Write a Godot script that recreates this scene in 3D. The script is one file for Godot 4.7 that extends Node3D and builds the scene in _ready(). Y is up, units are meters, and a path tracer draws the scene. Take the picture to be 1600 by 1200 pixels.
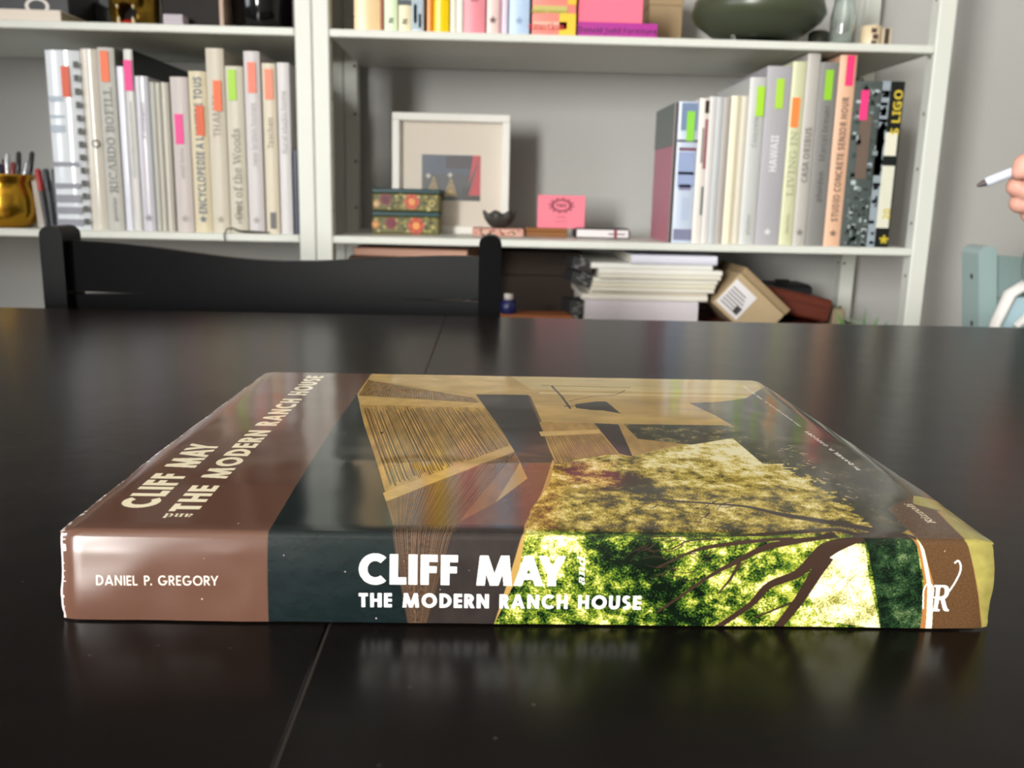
extends Node3D
# A large-format book lying on a black table, bookshelves behind. Units: metres, table top at y = 0.74.

const TABLE := 0.74
const SHELF_A := 0.787     # top of the lower shelf board in view
const SHELF_B := 1.1085    # top of the upper shelf board in view
const SHELF_Z := -1.5      # front of the shelves
var used := {}
var mats := {}
var rng := RandomNumberGenerator.new()

# ------------------------------------------------------------------ naming
func numbered(n: String) -> String:
	if not used.has(n):
		used[n] = 0
		return n
	used[n] += 1
	return "%s_%03d" % [n, used[n]]

func tag(o: Node, label: String, category: String, group := "") -> void:
	o.set_meta("label", label)
	o.set_meta("category", category)
	if group != "":
		o.set_meta("group", group)

func thing(n: String, label: String, category: String, at := Vector3.ZERO, turn := 0.0, group := "") -> Node3D:
	var o := Node3D.new()
	o.name = numbered(n)
	add_child(o)
	o.position = at
	o.rotation.y = turn
	tag(o, label, category, group)
	return o

func part(n: String, mesh: Mesh, mat: Material, parent: Node, at := Vector3.ZERO) -> MeshInstance3D:
	var o := MeshInstance3D.new()
	o.name = numbered(n) if parent == self else n
	o.mesh = mesh
	o.material_override = mat
	o.cast_shadow = GeometryInstance3D.SHADOW_CASTING_SETTING_ON
	parent.add_child(o, true)
	o.position = at
	return o

func struct(n: String, mesh: Mesh, mat: Material) -> MeshInstance3D:
	var o := part(n, mesh, mat, self)
	o.set_meta("kind", "structure")
	return o

# ------------------------------------------------------------------ materials
func mat(c: Color, rough := 0.6, metal := 0.0, spec := 0.5) -> StandardMaterial3D:
	var key := "%s %.3f %.3f %.3f" % [c.to_html(), rough, metal, spec]
	if not mats.has(key):
		var m := StandardMaterial3D.new()
		m.albedo_color = c
		m.roughness = rough
		m.metallic = metal
		m.metallic_specular = spec
		mats[key] = m
	return mats[key]

func c8(r: int, g: int, b: int) -> Color:
	return Color(r / 255.0, g / 255.0, b / 255.0)

var print_mat: StandardMaterial3D

func noise_tex(freq: float, seed_: int, size := 512, as_normal := false, bump := 4.0) -> NoiseTexture2D:
	var n := FastNoiseLite.new()
	n.seed = seed_
	n.frequency = freq
	n.fractal_octaves = 4
	var t := NoiseTexture2D.new()
	t.width = size
	t.height = size
	t.seamless = true
	t.as_normal_map = as_normal
	t.bump_strength = bump
	t.noise = n
	return t

# ------------------------------------------------------------------ mesh helpers
func st_new() -> SurfaceTool:
	var st := SurfaceTool.new()
	st.begin(Mesh.PRIMITIVE_TRIANGLES)
	st.set_smooth_group(-1)
	return st

func done(st: SurfaceTool) -> ArrayMesh:
	st.generate_normals()
	return st.commit()

func tri(st: SurfaceTool, a: Vector3, b: Vector3, c: Vector3, out: Vector3) -> void:
	# front faces run clockwise seen from outside
	if (b - a).cross(c - a).dot(out) > 0.0:
		var t := b
		b = c
		c = t
	st.add_vertex(a)
	st.add_vertex(b)
	st.add_vertex(c)

func quad(st: SurfaceTool, a: Vector3, b: Vector3, c: Vector3, d: Vector3, out: Vector3) -> void:
	tri(st, a, b, c, out)
	tri(st, a, c, d, out)

func box(st: SurfaceTool, lo: Vector3, hi: Vector3, bv := 0.001, xf := Transform3D()) -> void:
	# a box with chamfered edges
	var c := (lo + hi) * 0.5
	var h := (hi - lo) * 0.5
	bv = minf(bv, minf(h.x, minf(h.y, h.z)) * 0.45)
	var p := {}
	for sx in [-1, 1]:
		for sy in [-1, 1]:
			for sz in [-1, 1]:
				for ax in 3:
					var v := Vector3(sx * (h.x - bv), sy * (h.y - bv), sz * (h.z - bv))
					v[ax] = [sx, sy, sz][ax] * h[ax]
					p[[sx, sy, sz, ax]] = xf * (c + v)
	var o := xf * c
	for ax in 3:
		var u := (ax + 1) % 3
		var w := (ax + 2) % 3
		for s in [-1, 1]:
			var k := []
			for q in [[-1, -1], [1, -1], [1, 1], [-1, 1]]:
				var id := [0, 0, 0, ax]
				id[ax] = s
				id[u] = q[0]
				id[w] = q[1]
				k.append(p[id])
			var nrm := Vector3.ZERO
			nrm[ax] = s
			quad(st, k[0], k[1], k[2], k[3], xf.basis * nrm)
	if bv <= 0.0:
		return
	for ax in 3:
		var u := (ax + 1) % 3
		var w := (ax + 2) % 3
		for q in [[-1, -1], [1, -1], [1, 1], [-1, 1]]:
			var k := []
			for e in [[-1, u], [1, u], [1, w], [-1, w]]:
				var id := [0, 0, 0, e[1]]
				id[ax] = e[0]
				id[u] = q[0]
				id[w] = q[1]
				k.append(p[id])
			var nrm := Vector3.ZERO
			nrm[u] = q[0]
			nrm[w] = q[1]
			quad(st, k[0], k[1], k[2], k[3], xf.basis * nrm)
	for sx in [-1, 1]:
		for sy in [-1, 1]:
			for sz in [-1, 1]:
				tri(st, p[[sx, sy, sz, 0]], p[[sx, sy, sz, 1]], p[[sx, sy, sz, 2]], xf.basis * Vector3(sx, sy, sz))

func box_mesh(lo: Vector3, hi: Vector3, bv := 0.001, xf := Transform3D()) -> ArrayMesh:
	var st := st_new()
	box(st, lo, hi, bv, xf)
	return done(st)

func lathe(st: SurfaceTool, prof: Array, seg := 32, at := Vector3.ZERO, wob = null) -> void:
	# prof: Vector2(radius, height) from inside bottom outwards; smooth
	st.set_smooth_group(0)
	var pts := []
	for i in prof.size():
		var row := []
		for j in seg:
			var a := TAU * j / seg
			var r: float = prof[i].x
			var y: float = prof[i].y
			if wob != null:
				var d: Vector2 = wob.call(a, i, r, y)
				r = d.x
				y = d.y
			row.append(at + Vector3(cos(a) * r, y, sin(a) * r))
		pts.append(row)
	for i in prof.size() - 1:
		var d: Vector2 = prof[i + 1] - prof[i]
		for j in seg:
			var a := TAU * (j + 0.5) / seg
			var n := Vector3(cos(a) * d.y, -d.x, sin(a) * d.y)
			var k := (j + 1) % seg
			quad(st, pts[i][j], pts[i][k], pts[i + 1][k], pts[i + 1][j], n)
	st.set_smooth_group(-1)

func tube(st: SurfaceTool, path: Array, radii: Array, seg := 10, flat := 1.0) -> void:
	st.set_smooth_group(0)
	var rows := []
	var side := Vector3.ZERO
	for i in path.size():
		var d: Vector3 = (path[mini(i + 1, path.size() - 1)] - path[maxi(i - 1, 0)]).normalized()
		if side == Vector3.ZERO:
			side = d.cross(Vector3.UP if absf(d.y) < 0.9 else Vector3.RIGHT).normalized()
		side = (side - d * side.dot(d)).normalized()
		var up := d.cross(side)
		var row := []
		for j in seg:
			var a := TAU * j / seg
			row.append(path[i] + (side * cos(a) + up * sin(a) * flat) * radii[mini(i, radii.size() - 1)])
		rows.append(row)
	for i in path.size() - 1:
		for j in seg:
			var k := (j + 1) % seg
			var m: Vector3 = (rows[i][j] + rows[i][k] + rows[i + 1][k] + rows[i + 1][j]) * 0.25
			quad(st, rows[i][j], rows[i][k], rows[i + 1][k], rows[i + 1][j], m - (path[i] + path[i + 1]) * 0.5)
	st.set_smooth_group(-1)
	for e in [0, path.size() - 1]:
		var o: Vector3 = path[e] - path[1 if e == 0 else e - 1]
		for j in seg:
			tri(st, path[e], rows[e][j], rows[e][(j + 1) % seg], o)

func prism(st: SurfaceTool, poly: PackedVector2Array, z0: float, z1: float, xf := Transform3D()) -> void:
	# an outline in x, y pushed from z0 to z1
	var idx := Geometry2D.triangulate_polygon(poly)
	for i in range(0, idx.size(), 3):
		for zz in [z0, z1]:
			var k := []
			for j in 3:
				var q := poly[idx[i + j]]
				k.append(xf * Vector3(q.x, q.y, zz))
			tri(st, k[0], k[1], k[2], xf.basis * Vector3(0, 0, zz - (z0 + z1) * 0.5))
	var cw := Geometry2D.is_polygon_clockwise(poly)
	for i in poly.size():
		var a := poly[i]
		var b := poly[(i + 1) % poly.size()]
		var n := Vector3(b.y - a.y, a.x - b.x, 0) * (-1.0 if cw else 1.0)
		quad(st, xf * Vector3(a.x, a.y, z0), xf * Vector3(b.x, b.y, z0), xf * Vector3(b.x, b.y, z1), xf * Vector3(a.x, a.y, z1), xf.basis * n)

# flat print: quads lying just proud of a surface facing +z, with a colour each
func patches(list: Array, z: float) -> ArrayMesh:
	var st := st_new()
	for p in list:
		st.set_color(p[4])
		quad(st, Vector3(p[0], p[1], z), Vector3(p[2], p[1], z), Vector3(p[2], p[3], z), Vector3(p[0], p[3], z), Vector3(0, 0, 1))
	return done(st)

# smooth bodies: tapered capsules joined by a smooth minimum, meshed as surface nets
func body_mesh(bones: Array, cell: float, k: float, carve := []) -> ArrayMesh:
	var lo := Vector3(1e9, 1e9, 1e9)
	var hi := -lo
	for b in bones:
		var r: float = maxf(b[2], b[3]) + cell * 3
		for e in [b[0], b[1]]:
			lo = lo.min(e - Vector3(r, r, r))
			hi = hi.max(e + Vector3(r, r, r))
	var n := Vector3i(((hi - lo) / cell).ceil()) + Vector3i.ONE
	var f := PackedFloat32Array()
	f.resize(n.x * n.y * n.z)
	f.fill(9.0)
	for pass_ in 2:
		for b in (bones if pass_ == 0 else carve):
			var a: Vector3 = b[0]
			var ab: Vector3 = b[1] - a
			var l2 := maxf(ab.length_squared(), 1e-9)
			var ra: float = b[2]
			var rd: float = b[3] - b[2]
			var m := maxf(b[2], b[3]) + k + cell * 2.5
			var p0 := Vector3i(((a.min(b[1]) - Vector3(m, m, m) - lo) / cell).floor()).clamp(Vector3i.ZERO, n - Vector3i.ONE)
			var p1 := Vector3i(((a.max(b[1]) + Vector3(m, m, m) - lo) / cell).ceil()).clamp(Vector3i.ZERO, n - Vector3i.ONE)
			for z in range(p0.z, p1.z + 1):
				for y in range(p0.y, p1.y + 1):
					var at := (z * n.y + y) * n.x
					for x in range(p0.x, p1.x + 1):
						var q := lo + Vector3(x, y, z) * cell - a
						var t := clampf(q.dot(ab) / l2, 0.0, 1.0)
						var d := (q - ab * t).length() - ra - rd * t
						var e := f[at + x]
						if pass_ == 1:
							f[at + x] = maxf(e, -d)
						else:
							var h := maxf(k - absf(d - e), 0.0) / k
							f[at + x] = minf(d, e) - h * h * k * 0.25
	var vid := {}
	var vs := PackedVector3Array()
	var ns := PackedVector3Array()
	var ix := PackedInt32Array()
	var sx := 1
	var sy := n.x
	var sz := n.x * n.y
	var corner := [0, sx, sy, sx + sy, sz, sx + sz, sy + sz, sx + sy + sz]
	for z in n.z - 1:
		for y in n.y - 1:
			for x in n.x - 1:
				var i := z * sz + y * sy + x
				var cnt := 0
				for c in corner:
					if f[i + c] < 0.0:
						cnt += 1
				if cnt == 0 or cnt == 8:
					continue
				var sum := Vector3.ZERO
				var m := 0
				for e in [[0, 1], [2, 3], [4, 5], [6, 7], [0, 2], [1, 3], [4, 6], [5, 7], [0, 4], [1, 5], [2, 6], [3, 7]]:
					var fa := f[i + corner[e[0]]]
					var fb := f[i + corner[e[1]]]
					if (fa < 0.0) != (fb < 0.0):
						var t := fa / (fa - fb)
						var va := Vector3(e[0] & 1, (e[0] >> 1) & 1, e[0] >> 2)
						var vb := Vector3(e[1] & 1, (e[1] >> 1) & 1, e[1] >> 2)
						sum += va.lerp(vb, t)
						m += 1
				vid[i] = vs.size()
				vs.append(lo + (Vector3(x, y, z) + sum / m) * cell)
				var g := Vector3(f[i + sx] - f[i] + f[i + sx + sy] - f[i + sy] + f[i + sx + sz] - f[i + sz],
					f[i + sy] - f[i] + f[i + sx + sy] - f[i + sx] + f[i + sy + sz] - f[i + sz],
					f[i + sz] - f[i] + f[i + sx + sz] - f[i + sx] + f[i + sy + sz] - f[i + sy])
				ns.append(g.normalized() if g.length() > 1e-9 else Vector3.UP)
	var step := [sx, sy, sz]
	for i in vid.keys():
		for ax in 3:
			var u: int = step[(ax + 1) % 3]
			var w: int = step[(ax + 2) % 3]
			var s0 := f[i] < 0.0
			if s0 == (f[i + step[ax]] < 0.0):
				continue
			if not (vid.has(i - u) and vid.has(i - w) and vid.has(i - u - w)):
				continue
			var q := [vid[i], vid[i - u], vid[i - u - w], vid[i - w]]
			var nn: Vector3 = (vs[q[1]] - vs[q[0]]).cross(vs[q[2]] - vs[q[0]])
			if nn.dot(ns[q[0]] + ns[q[1]] + ns[q[2]] + ns[q[3]]) > 0.0:
				q.reverse()
			ix.append_array([q[0], q[1], q[2], q[0], q[2], q[3]])
	var arr := []
	arr.resize(Mesh.ARRAY_MAX)
	arr[Mesh.ARRAY_VERTEX] = vs
	arr[Mesh.ARRAY_NORMAL] = ns
	arr[Mesh.ARRAY_INDEX] = ix
	var me := ArrayMesh.new()
	me.add_surface_from_arrays(Mesh.PRIMITIVE_TRIANGLES, arr)
	return me

# lettering as a mesh, width-fitted: x from 0 to the right, baseline at 0
func text_mesh(t: String, cap: float, bold := true, serif := false, spacing := 0.0) -> TextMesh:
	var f := SystemFont.new()
	f.font_names = PackedStringArray(["Droid Serif" if serif else "Droid Sans"])
	f.font_weight = 700 if bold else 400
	var m := TextMesh.new()
	m.text = t
	m.font = f if spacing == 0.0 else spaced(f, spacing)
	m.font_size = 24
	m.pixel_size = cap / (24 * 0.714)
	m.depth = 0.0004
	m.curve_step = 0.6
	m.horizontal_alignment = HORIZONTAL_ALIGNMENT_CENTER
	m.vertical_alignment = VERTICAL_ALIGNMENT_CENTER
	return m

func spaced(f: Font, s: float) -> FontVariation:
	var v := FontVariation.new()
	v.base_font = f
	v.spacing_glyph = int(s)
	return v

# ------------------------------------------------------------------ the scene
func _ready() -> void:
	rng.seed = 7
	# camera
	var pitch := 0.20762
	var yaw := 0.025612
	var roll := 0.02329
	var fwd := Vector3(sin(yaw) * cos(pitch), -sin(pitch), -cos(yaw) * cos(pitch))
	var right := Vector3(cos(yaw), 0, sin(yaw))
	var up := right.cross(fwd)
	var r2 := right * cos(roll) + up * sin(roll)
	var u2 := up * cos(roll) - right * sin(roll)
	var cam := Camera3D.new()
	cam.name = "camera"
	add_child(cam)
	cam.transform = Transform3D(Basis(r2, u2, -fwd), Vector3(0, TABLE + 0.11946, 0))
	cam.near = 0.02
	cam.far = 50.0
	var at := CameraAttributesPhysical.new()
	at.frustum_focal_length = 12.0 / (600.0 / 1402.9)
	at.frustum_focus_distance = 0.33
	at.exposure_aperture = 18.0
	at.frustum_near = 0.02
	at.frustum_far = 50.0
	cam.attributes = at
	cam.fov = rad_to_deg(2.0 * atan(600.0 / 1402.9))
	cam.current = true
	# sky and exposure
	var sm := ProceduralSkyMaterial.new()
	sm.sky_top_color = c8(150, 180, 225)
	sm.sky_horizon_color = c8(225, 232, 240)
	sm.ground_bottom_color = c8(120, 118, 110)
	sm.ground_horizon_color = c8(190, 190, 185)
	sm.sky_energy_multiplier = 1.0
	sm.sun_angle_max = 0.0
	var sky := Sky.new()
	sky.sky_material = sm
	var env := Environment.new()
	env.background_mode = Environment.BG_SKY
	env.sky = sky
	env.background_energy_multiplier = 2.0
	env.tonemap_mode = Environment.TONE_MAPPER_LINEAR
	env.tonemap_exposure = 1.0
	env.sdfgi_enabled = true
	env.ssao_enabled = true
	env.ssil_enabled = true
	var we := WorldEnvironment.new()
	we.name = "world_environment"
	we.environment = env
	add_child(we)
	# daylight coming in through the windows: [centre, size, facing, energy]
	for w in WINDOWS:
		var l := AreaLight3D.new()
		l.name = numbered("window_light")
		add_child(l)
		l.area_size = Vector2(w.w - 0.12, w.h - 0.12)
		l.area_normalize_energy = true
		l.light_energy = w.e
		l.light_color = w.c
		l.area_range = 12.0
		l.area_attenuation = 2.0
		l.shadow_enabled = true
		var c := Vector3(w.x, w.y, w.z)
		l.look_at_from_position(c + w.n * 0.03, c + w.n * 2.0)
	print_mat = StandardMaterial3D.new()
	print_mat.vertex_color_use_as_albedo = true
	print_mat.vertex_color_is_srgb = true
	print_mat.roughness = 0.4
	room()
	table()
	main_book()
	shelving()
	black_chair()
	left_shelf_books()
	right_shelf_books()
	top_row()
	top_left_things()
	upper_boxes()
	left_things()
	middle_things()
	low_things()
	right_corner()

const WINDOWS := [
	{"x": -1.8, "y": 1.42, "z": 2.62, "w": 0.95, "h": 1.3, "n": Vector3(0, 0, -1), "e": 24.5, "c": Color(1.0, 0.99, 0.97)},
	{"x": -3.02, "y": 1.5, "z": 0.6, "w": 1.3, "h": 1.3, "n": Vector3(1, 0, 0), "e": 3.0, "c": Color(0.97, 0.98, 1.0)},
]

# ------------------------------------------------------------------ room
func wall_boxes(horizontal_x: bool, lo: Vector3, hi: Vector3, open: Array) -> ArrayMesh:
	# a wall box with one rectangular opening [a0, a1, y0, y1] along its length
	var st := st_new()
	if open.is_empty():
		box(st, lo, hi, 0.0)
		return done(st)
	var ax := 0 if horizontal_x else 2
	var cuts := [[lo[ax], open[0], lo.y, hi.y], [open[1], hi[ax], lo.y, hi.y], [open[0], open[1], lo.y, open[2]], [open[0], open[1], open[3], hi.y]]
	for c in cuts:
		var a := lo
		var b := hi
		a[ax] = c[0]
		b[ax] = c[1]
		a.y = c[2]
		b.y = c[3]
		box(st, a, b, 0.0)
	return done(st)

func room() -> void:
	var wm := StandardMaterial3D.new()
	wm.albedo_color = c8(186, 186, 183)
	wm.roughness = 0.85
	wm.heightmap_enabled = false
	wm.normal_enabled = true
	wm.normal_texture = noise_tex(0.05, 3, 512, true, 1.5)
	wm.normal_scale = 0.15
	wm.uv1_triplanar = true
	wm.uv1_world_triplanar = true
	wm.uv1_scale = Vector3(2, 2, 2)
	var white := mat(c8(232, 230, 224), 0.5)
	var X0 := -3.0
	var X1 := 2.6
	var Z0 := -1.85
	var Z1 := 2.6
	struct("wall_back", wall_boxes(true, Vector3(X0 - 0.12, 0, Z0 - 0.12), Vector3(X1 + 0.12, 2.6, Z0), []), wm)
	var w0: Dictionary = WINDOWS[0]
	struct("wall_front", wall_boxes(true, Vector3(X0 - 0.12, 0, Z1), Vector3(X1 + 0.12, 2.6, Z1 + 0.12), [w0.x - w0.w / 2, w0.x + w0.w / 2, w0.y - w0.h / 2, w0.y + w0.h / 2]), wm)
	var w1: Dictionary = WINDOWS[1]
	struct("wall_left", wall_boxes(false, Vector3(X0 - 0.12, 0, Z0), Vector3(X0, 2.6, Z1), [w1.z - w1.w / 2, w1.z + w1.w / 2, w1.y - w1.h / 2, w1.y + w1.h / 2]), wm)
	struct("wall_inner", box_mesh(Vector3(X0, 0, 1.10), Vector3(-1.33, 2.6, 1.22), 0.0), wm)
	struct("wall_right", wall_boxes(false, Vector3(X1, 0, Z0), Vector3(X1 + 0.12, 2.6, Z1), []), wm)
	var fm := StandardMaterial3D.new()
	fm.albedo_color = c8(120, 100, 80)
	fm.roughness = 0.45
	struct("floor", box_mesh(Vector3(X0 - 0.12, -0.1, Z0 - 0.12), Vector3(X1 + 0.12, 0, Z1 + 0.12), 0.0), fm)
	struct("ceiling", box_mesh(Vector3(X0 - 0.12, 2.6, Z0 - 0.12), Vector3(X1 + 0.12, 2.7, Z1 + 0.12), 0.0), mat(c8(235, 232, 226), 0.9))
	struct("baseboard_back", box_mesh(Vector3(X0, 0, Z0), Vector3(X1, 0.09, Z0 + 0.014), 0.003), white)
	for i in 2:
		var w: Dictionary = WINDOWS[i]
		var r := Node3D.new()
		r.name = "window_%d" % (i + 1)
		add_child(r)
		r.set_meta("kind", "structure")
		r.position = Vector3(w.x, w.y, w.z) - w.n * 0.06
		r.rotation.y = 0.0 if absf(w.n.z) > 0.5 else PI / 2
		var st := st_new()
		var a: float = w.w / 2
		var b: float = w.h / 2
		box(st, Vector3(-a, -b, -0.03), Vector3(-a + 0.05, b, 0.03), 0.004)
		box(st, Vector3(a - 0.05, -b, -0.03), Vector3(a, b, 0.03), 0.004)
		box(st, Vector3(-a + 0.05, -b, -0.03), Vector3(a - 0.05, -b + 0.05, 0.03), 0.004)
		box(st, Vector3(-a + 0.05, b - 0.05, -0.03), Vector3(a - 0.05, b, 0.03), 0.004)
		box(st, Vector3(-0.015, -b + 0.05, -0.02), Vector3(0.015, b - 0.05, 0.02), 0.004)
		part("window_frame", done(st), white, r)
		var g := StandardMaterial3D.new()
		g.transparency = BaseMaterial3D.TRANSPARENCY_ALPHA
		g.albedo_color = Color(1, 1, 1, 0.04)
		g.roughness = 0.02
		for s in [-1, 1]:
			part("pane", box_mesh(Vector3(-a / 2 + 0.02, -b + 0.05, -0.002), Vector3(a / 2 - 0.02, b - 0.05, 0.002), 0.0), g, r, Vector3(s * (a / 2 - 0.012), 0, 0))

# ------------------------------------------------------------------ table
func table() -> void:
	var t := thing("dining_table", "long black-brown stained wooden table with a seam across its top", "table", Vector3(-0.044, 0, -0.42))
	var m := StandardMaterial3D.new()
	m.albedo_color = Color(1, 1, 1)
	m.roughness = 0.25
	m.metallic_specular = 0.27
	# stain, fine grain, dust specks and hairline scratches
	var N := 1024
	var im := Image.create(N, N, false, Image.FORMAT_RGB8)
	im.fill(c8(32, 26, 23))
	var gn := FastNoiseLite.new()
	gn.seed = 5
	gn.frequency = 0.02
	for y in N:
		var v := gn.get_noise_2d(0.0, y * 6.0) * 0.10
		var base := Color(0.066, 0.054, 0.048) * (1.0 + v)
		im.fill_rect(Rect2i(0, y, N, 1), base)
	for i in 170:
		var p := Vector2i(rng.randi_range(0, N - 3), rng.randi_range(0, N - 3))
		im.set_pixel(p.x, p.y, Color(0.32, 0.30, 0.28) * rng.randf_range(0.5, 1.0))
	for s in 9:
		var p := Vector2(rng.randf_range(0, N), rng.randf_range(0, N))
		var d := Vector2.from_angle(rng.randf_range(0, PI))
		for k in rng.randi_range(20, 110):
			p += d
			d = d.rotated(rng.randf_range(-0.03, 0.03))
			if p.x > 1 and p.y > 1 and p.x < N - 1 and p.y < N - 1:
				im.set_pixelv(Vector2i(p), Color(0.2, 0.185, 0.17))
	m.albedo_texture = ImageTexture.create_from_image(im)
	m.uv1_scale = Vector3(1, 1, 1)
	m.normal_enabled = true
	m.normal_texture = noise_tex(0.03, 11, 512, true, 2.0)
	m.normal_scale = 0.05
	var X := 0.764
	for s in [-1, 1]:
		var st := st_new()
		var lo := Vector3(0.0004 if s > 0 else -X, 0.705, -0.468)
		var hi := Vector3(X if s > 0 else -0.0004, TABLE, 0.47)
		box(st, lo, hi, 0.0005)
		var me := done(st)
		var md := MeshDataTool.new()
		md.create_from_surface(me, 0)
		for i in md.get_vertex_count():
			var v := md.get_vertex(i)
			md.set_vertex_uv(i, Vector2((v.x - lo.x) / 0.94 , (v.z + 0.47) / 0.94))
		var me2 := ArrayMesh.new()
		md.commit_to_surface(me2)
		var tools := SurfaceTool.new()
		tools.create_from(me2, 0)
		tools.generate_tangents()
		part("tabletop_leaf", tools.commit(), m, t)
	var dark := mat(c8(30, 25, 23), 0.35)
	# the worn seam: a thin dark filler strip just below the surface
	part("seam_strip", box_mesh(Vector3(-0.0006, 0.71, -0.46), Vector3(0.0006, TABLE - 0.0006, 0.46), 0.0), mat(c8(62, 56, 52), 0.8), t)
	for s in [-1, 1]:
		part("apron", box_mesh(Vector3(-0.68, 0.615, s * 0.40 - 0.011), Vector3(0.68, 0.705, s * 0.40 + 0.011)), dark, t)
		part("apron", box_mesh(Vector3(s * 0.69 - 0.011, 0.615, -0.36), Vector3(s * 0.69 + 0.011, 0.705, 0.36)), dark, t)
		for q in [-1, 1]:
			part("leg", box_mesh(Vector3(s * 0.70 - 0.035, 0, q * 0.405 - 0.035), Vector3(s * 0.70 + 0.035, 0.705, q * 0.405 + 0.035), 0.004), dark, t)

# ------------------------------------------------------------------ the book in front: a print painted in its own coordinates
# u runs 0..1 along the spine from left to right; k runs 0..1 up the spine and 1..4.4 across the front cover
const PW := 2048
const PH := 1100
const KR := 250.0
var pic: Image
var n_big: Image

func pt(u: float, k: float) -> Vector2:
	return Vector2(u * PW, k * KR)

func pts(a: Array) -> PackedVector2Array:
	var o := PackedVector2Array()
	for i in range(0, a.size(), 2):
		o.append(pt(a[i], a[i + 1]))
	return o

func spans(poly: PackedVector2Array) -> Array:
	# [row, first, last] of every run of pixels inside the outline
	var out := []
	var y0 := PH
	var y1 := 0
	for p in poly:
		y0 = mini(y0, int(p.y))
		y1 = maxi(y1, int(p.y) + 1)
	for y in range(maxi(y0, 0), mini(y1, PH - 1) + 1):
		var xs := []
		var yc := y + 0.5
		for i in poly.size():
			var a := poly[i]
			var b := poly[(i + 1) % poly.size()]
			if (a.y <= yc) != (b.y <= yc):
				xs.append(a.x + (b.x - a.x) * (yc - a.y) / (b.y - a.y))
		xs.sort()
		for i in range(0, xs.size() - 1, 2):
			var xa := clampi(int(round(xs[i])), 0, PW)
			var xb := clampi(int(round(xs[i + 1])), 0, PW)
			if xb > xa:
				out.append([y, xa, xb])
	return out

func fill(poly: PackedVector2Array, c: Color) -> void:
	for s in spans(poly):
		pic.fill_rect(Rect2i(s[1], s[0], s[2] - s[1], 1), c)

func grain(poly: PackedVector2Array, c: Color, n: Image, amount: float, sx: float, sy: float) -> void:
	var w := n.get_width()
	for s in spans(poly):
		for x in range(s[1], s[2]):
			var v := n.get_pixel(int(x * sx) % w, int(s[0] * sy) % w).r - 0.5
			var q := c * (1.0 + v * amount)
			pic.set_pixel(x, s[0], Color(q.r, q.g, q.b))

func foliage(poly: PackedVector2Array, ramp: Array, n1: Image, n2: Image, mixing: float, bias = null) -> void:
	var w := n1.get_width()
	var top := ramp.size() - 1.001
	for s in spans(poly):
		var y: int = s[0]
		for x in range(s[1], s[2]):
			var ys := (y if y < 256 else 256 + (y - 256) * 2)
			var a := n1.get_pixel(x % w, ys % w).r
			var b := n2.get_pixel(x % w, ys % w).r
			var g := n_big.get_pixel(x % w, ys % w).r
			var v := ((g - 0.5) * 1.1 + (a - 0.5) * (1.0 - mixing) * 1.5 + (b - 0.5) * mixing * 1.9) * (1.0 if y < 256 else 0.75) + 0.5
			if bias != null:
				v += bias.call(float(x) / PW, y / KR)
			v = clampf(v, 0.0, 1.0) * top
			var i := int(v)
			var c: Color = ramp[i]
			pic.set_pixel(x, y, c.lerp(ramp[i + 1], v - i))

func stroke(a: Array, w0: float, w1: float, c: Color) -> void:
	# a line of changing width through points given as u, k
	var p := pts(a)
	# smooth it
	var q := PackedVector2Array()
	var cv := Curve2D.new()
	for i in p.size():
		var d := (p[mini(i + 1, p.size() - 1)] - p[maxi(i - 1, 0)]) * 0.18
		cv.add_point(p[i], -d, d)
	q = cv.tessellate(4, 4)
	var l := PackedVector2Array()
	var r := PackedVector2Array()
	for i in q.size():
		var d := (q[mini(i + 1, q.size() - 1)] - q[maxi(i - 1, 0)]).normalized()
		var w := lerpf(w0, w1, float(i) / (q.size() - 1)) * 0.5
		l.append(q[i] + d.orthogonal() * w)
		r.append(q[i] - d.orthogonal() * w)
	for i in q.size() - 1:
		fill(PackedVector2Array([l[i], l[i + 1], r[i + 1], r[i]]), c)

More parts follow.
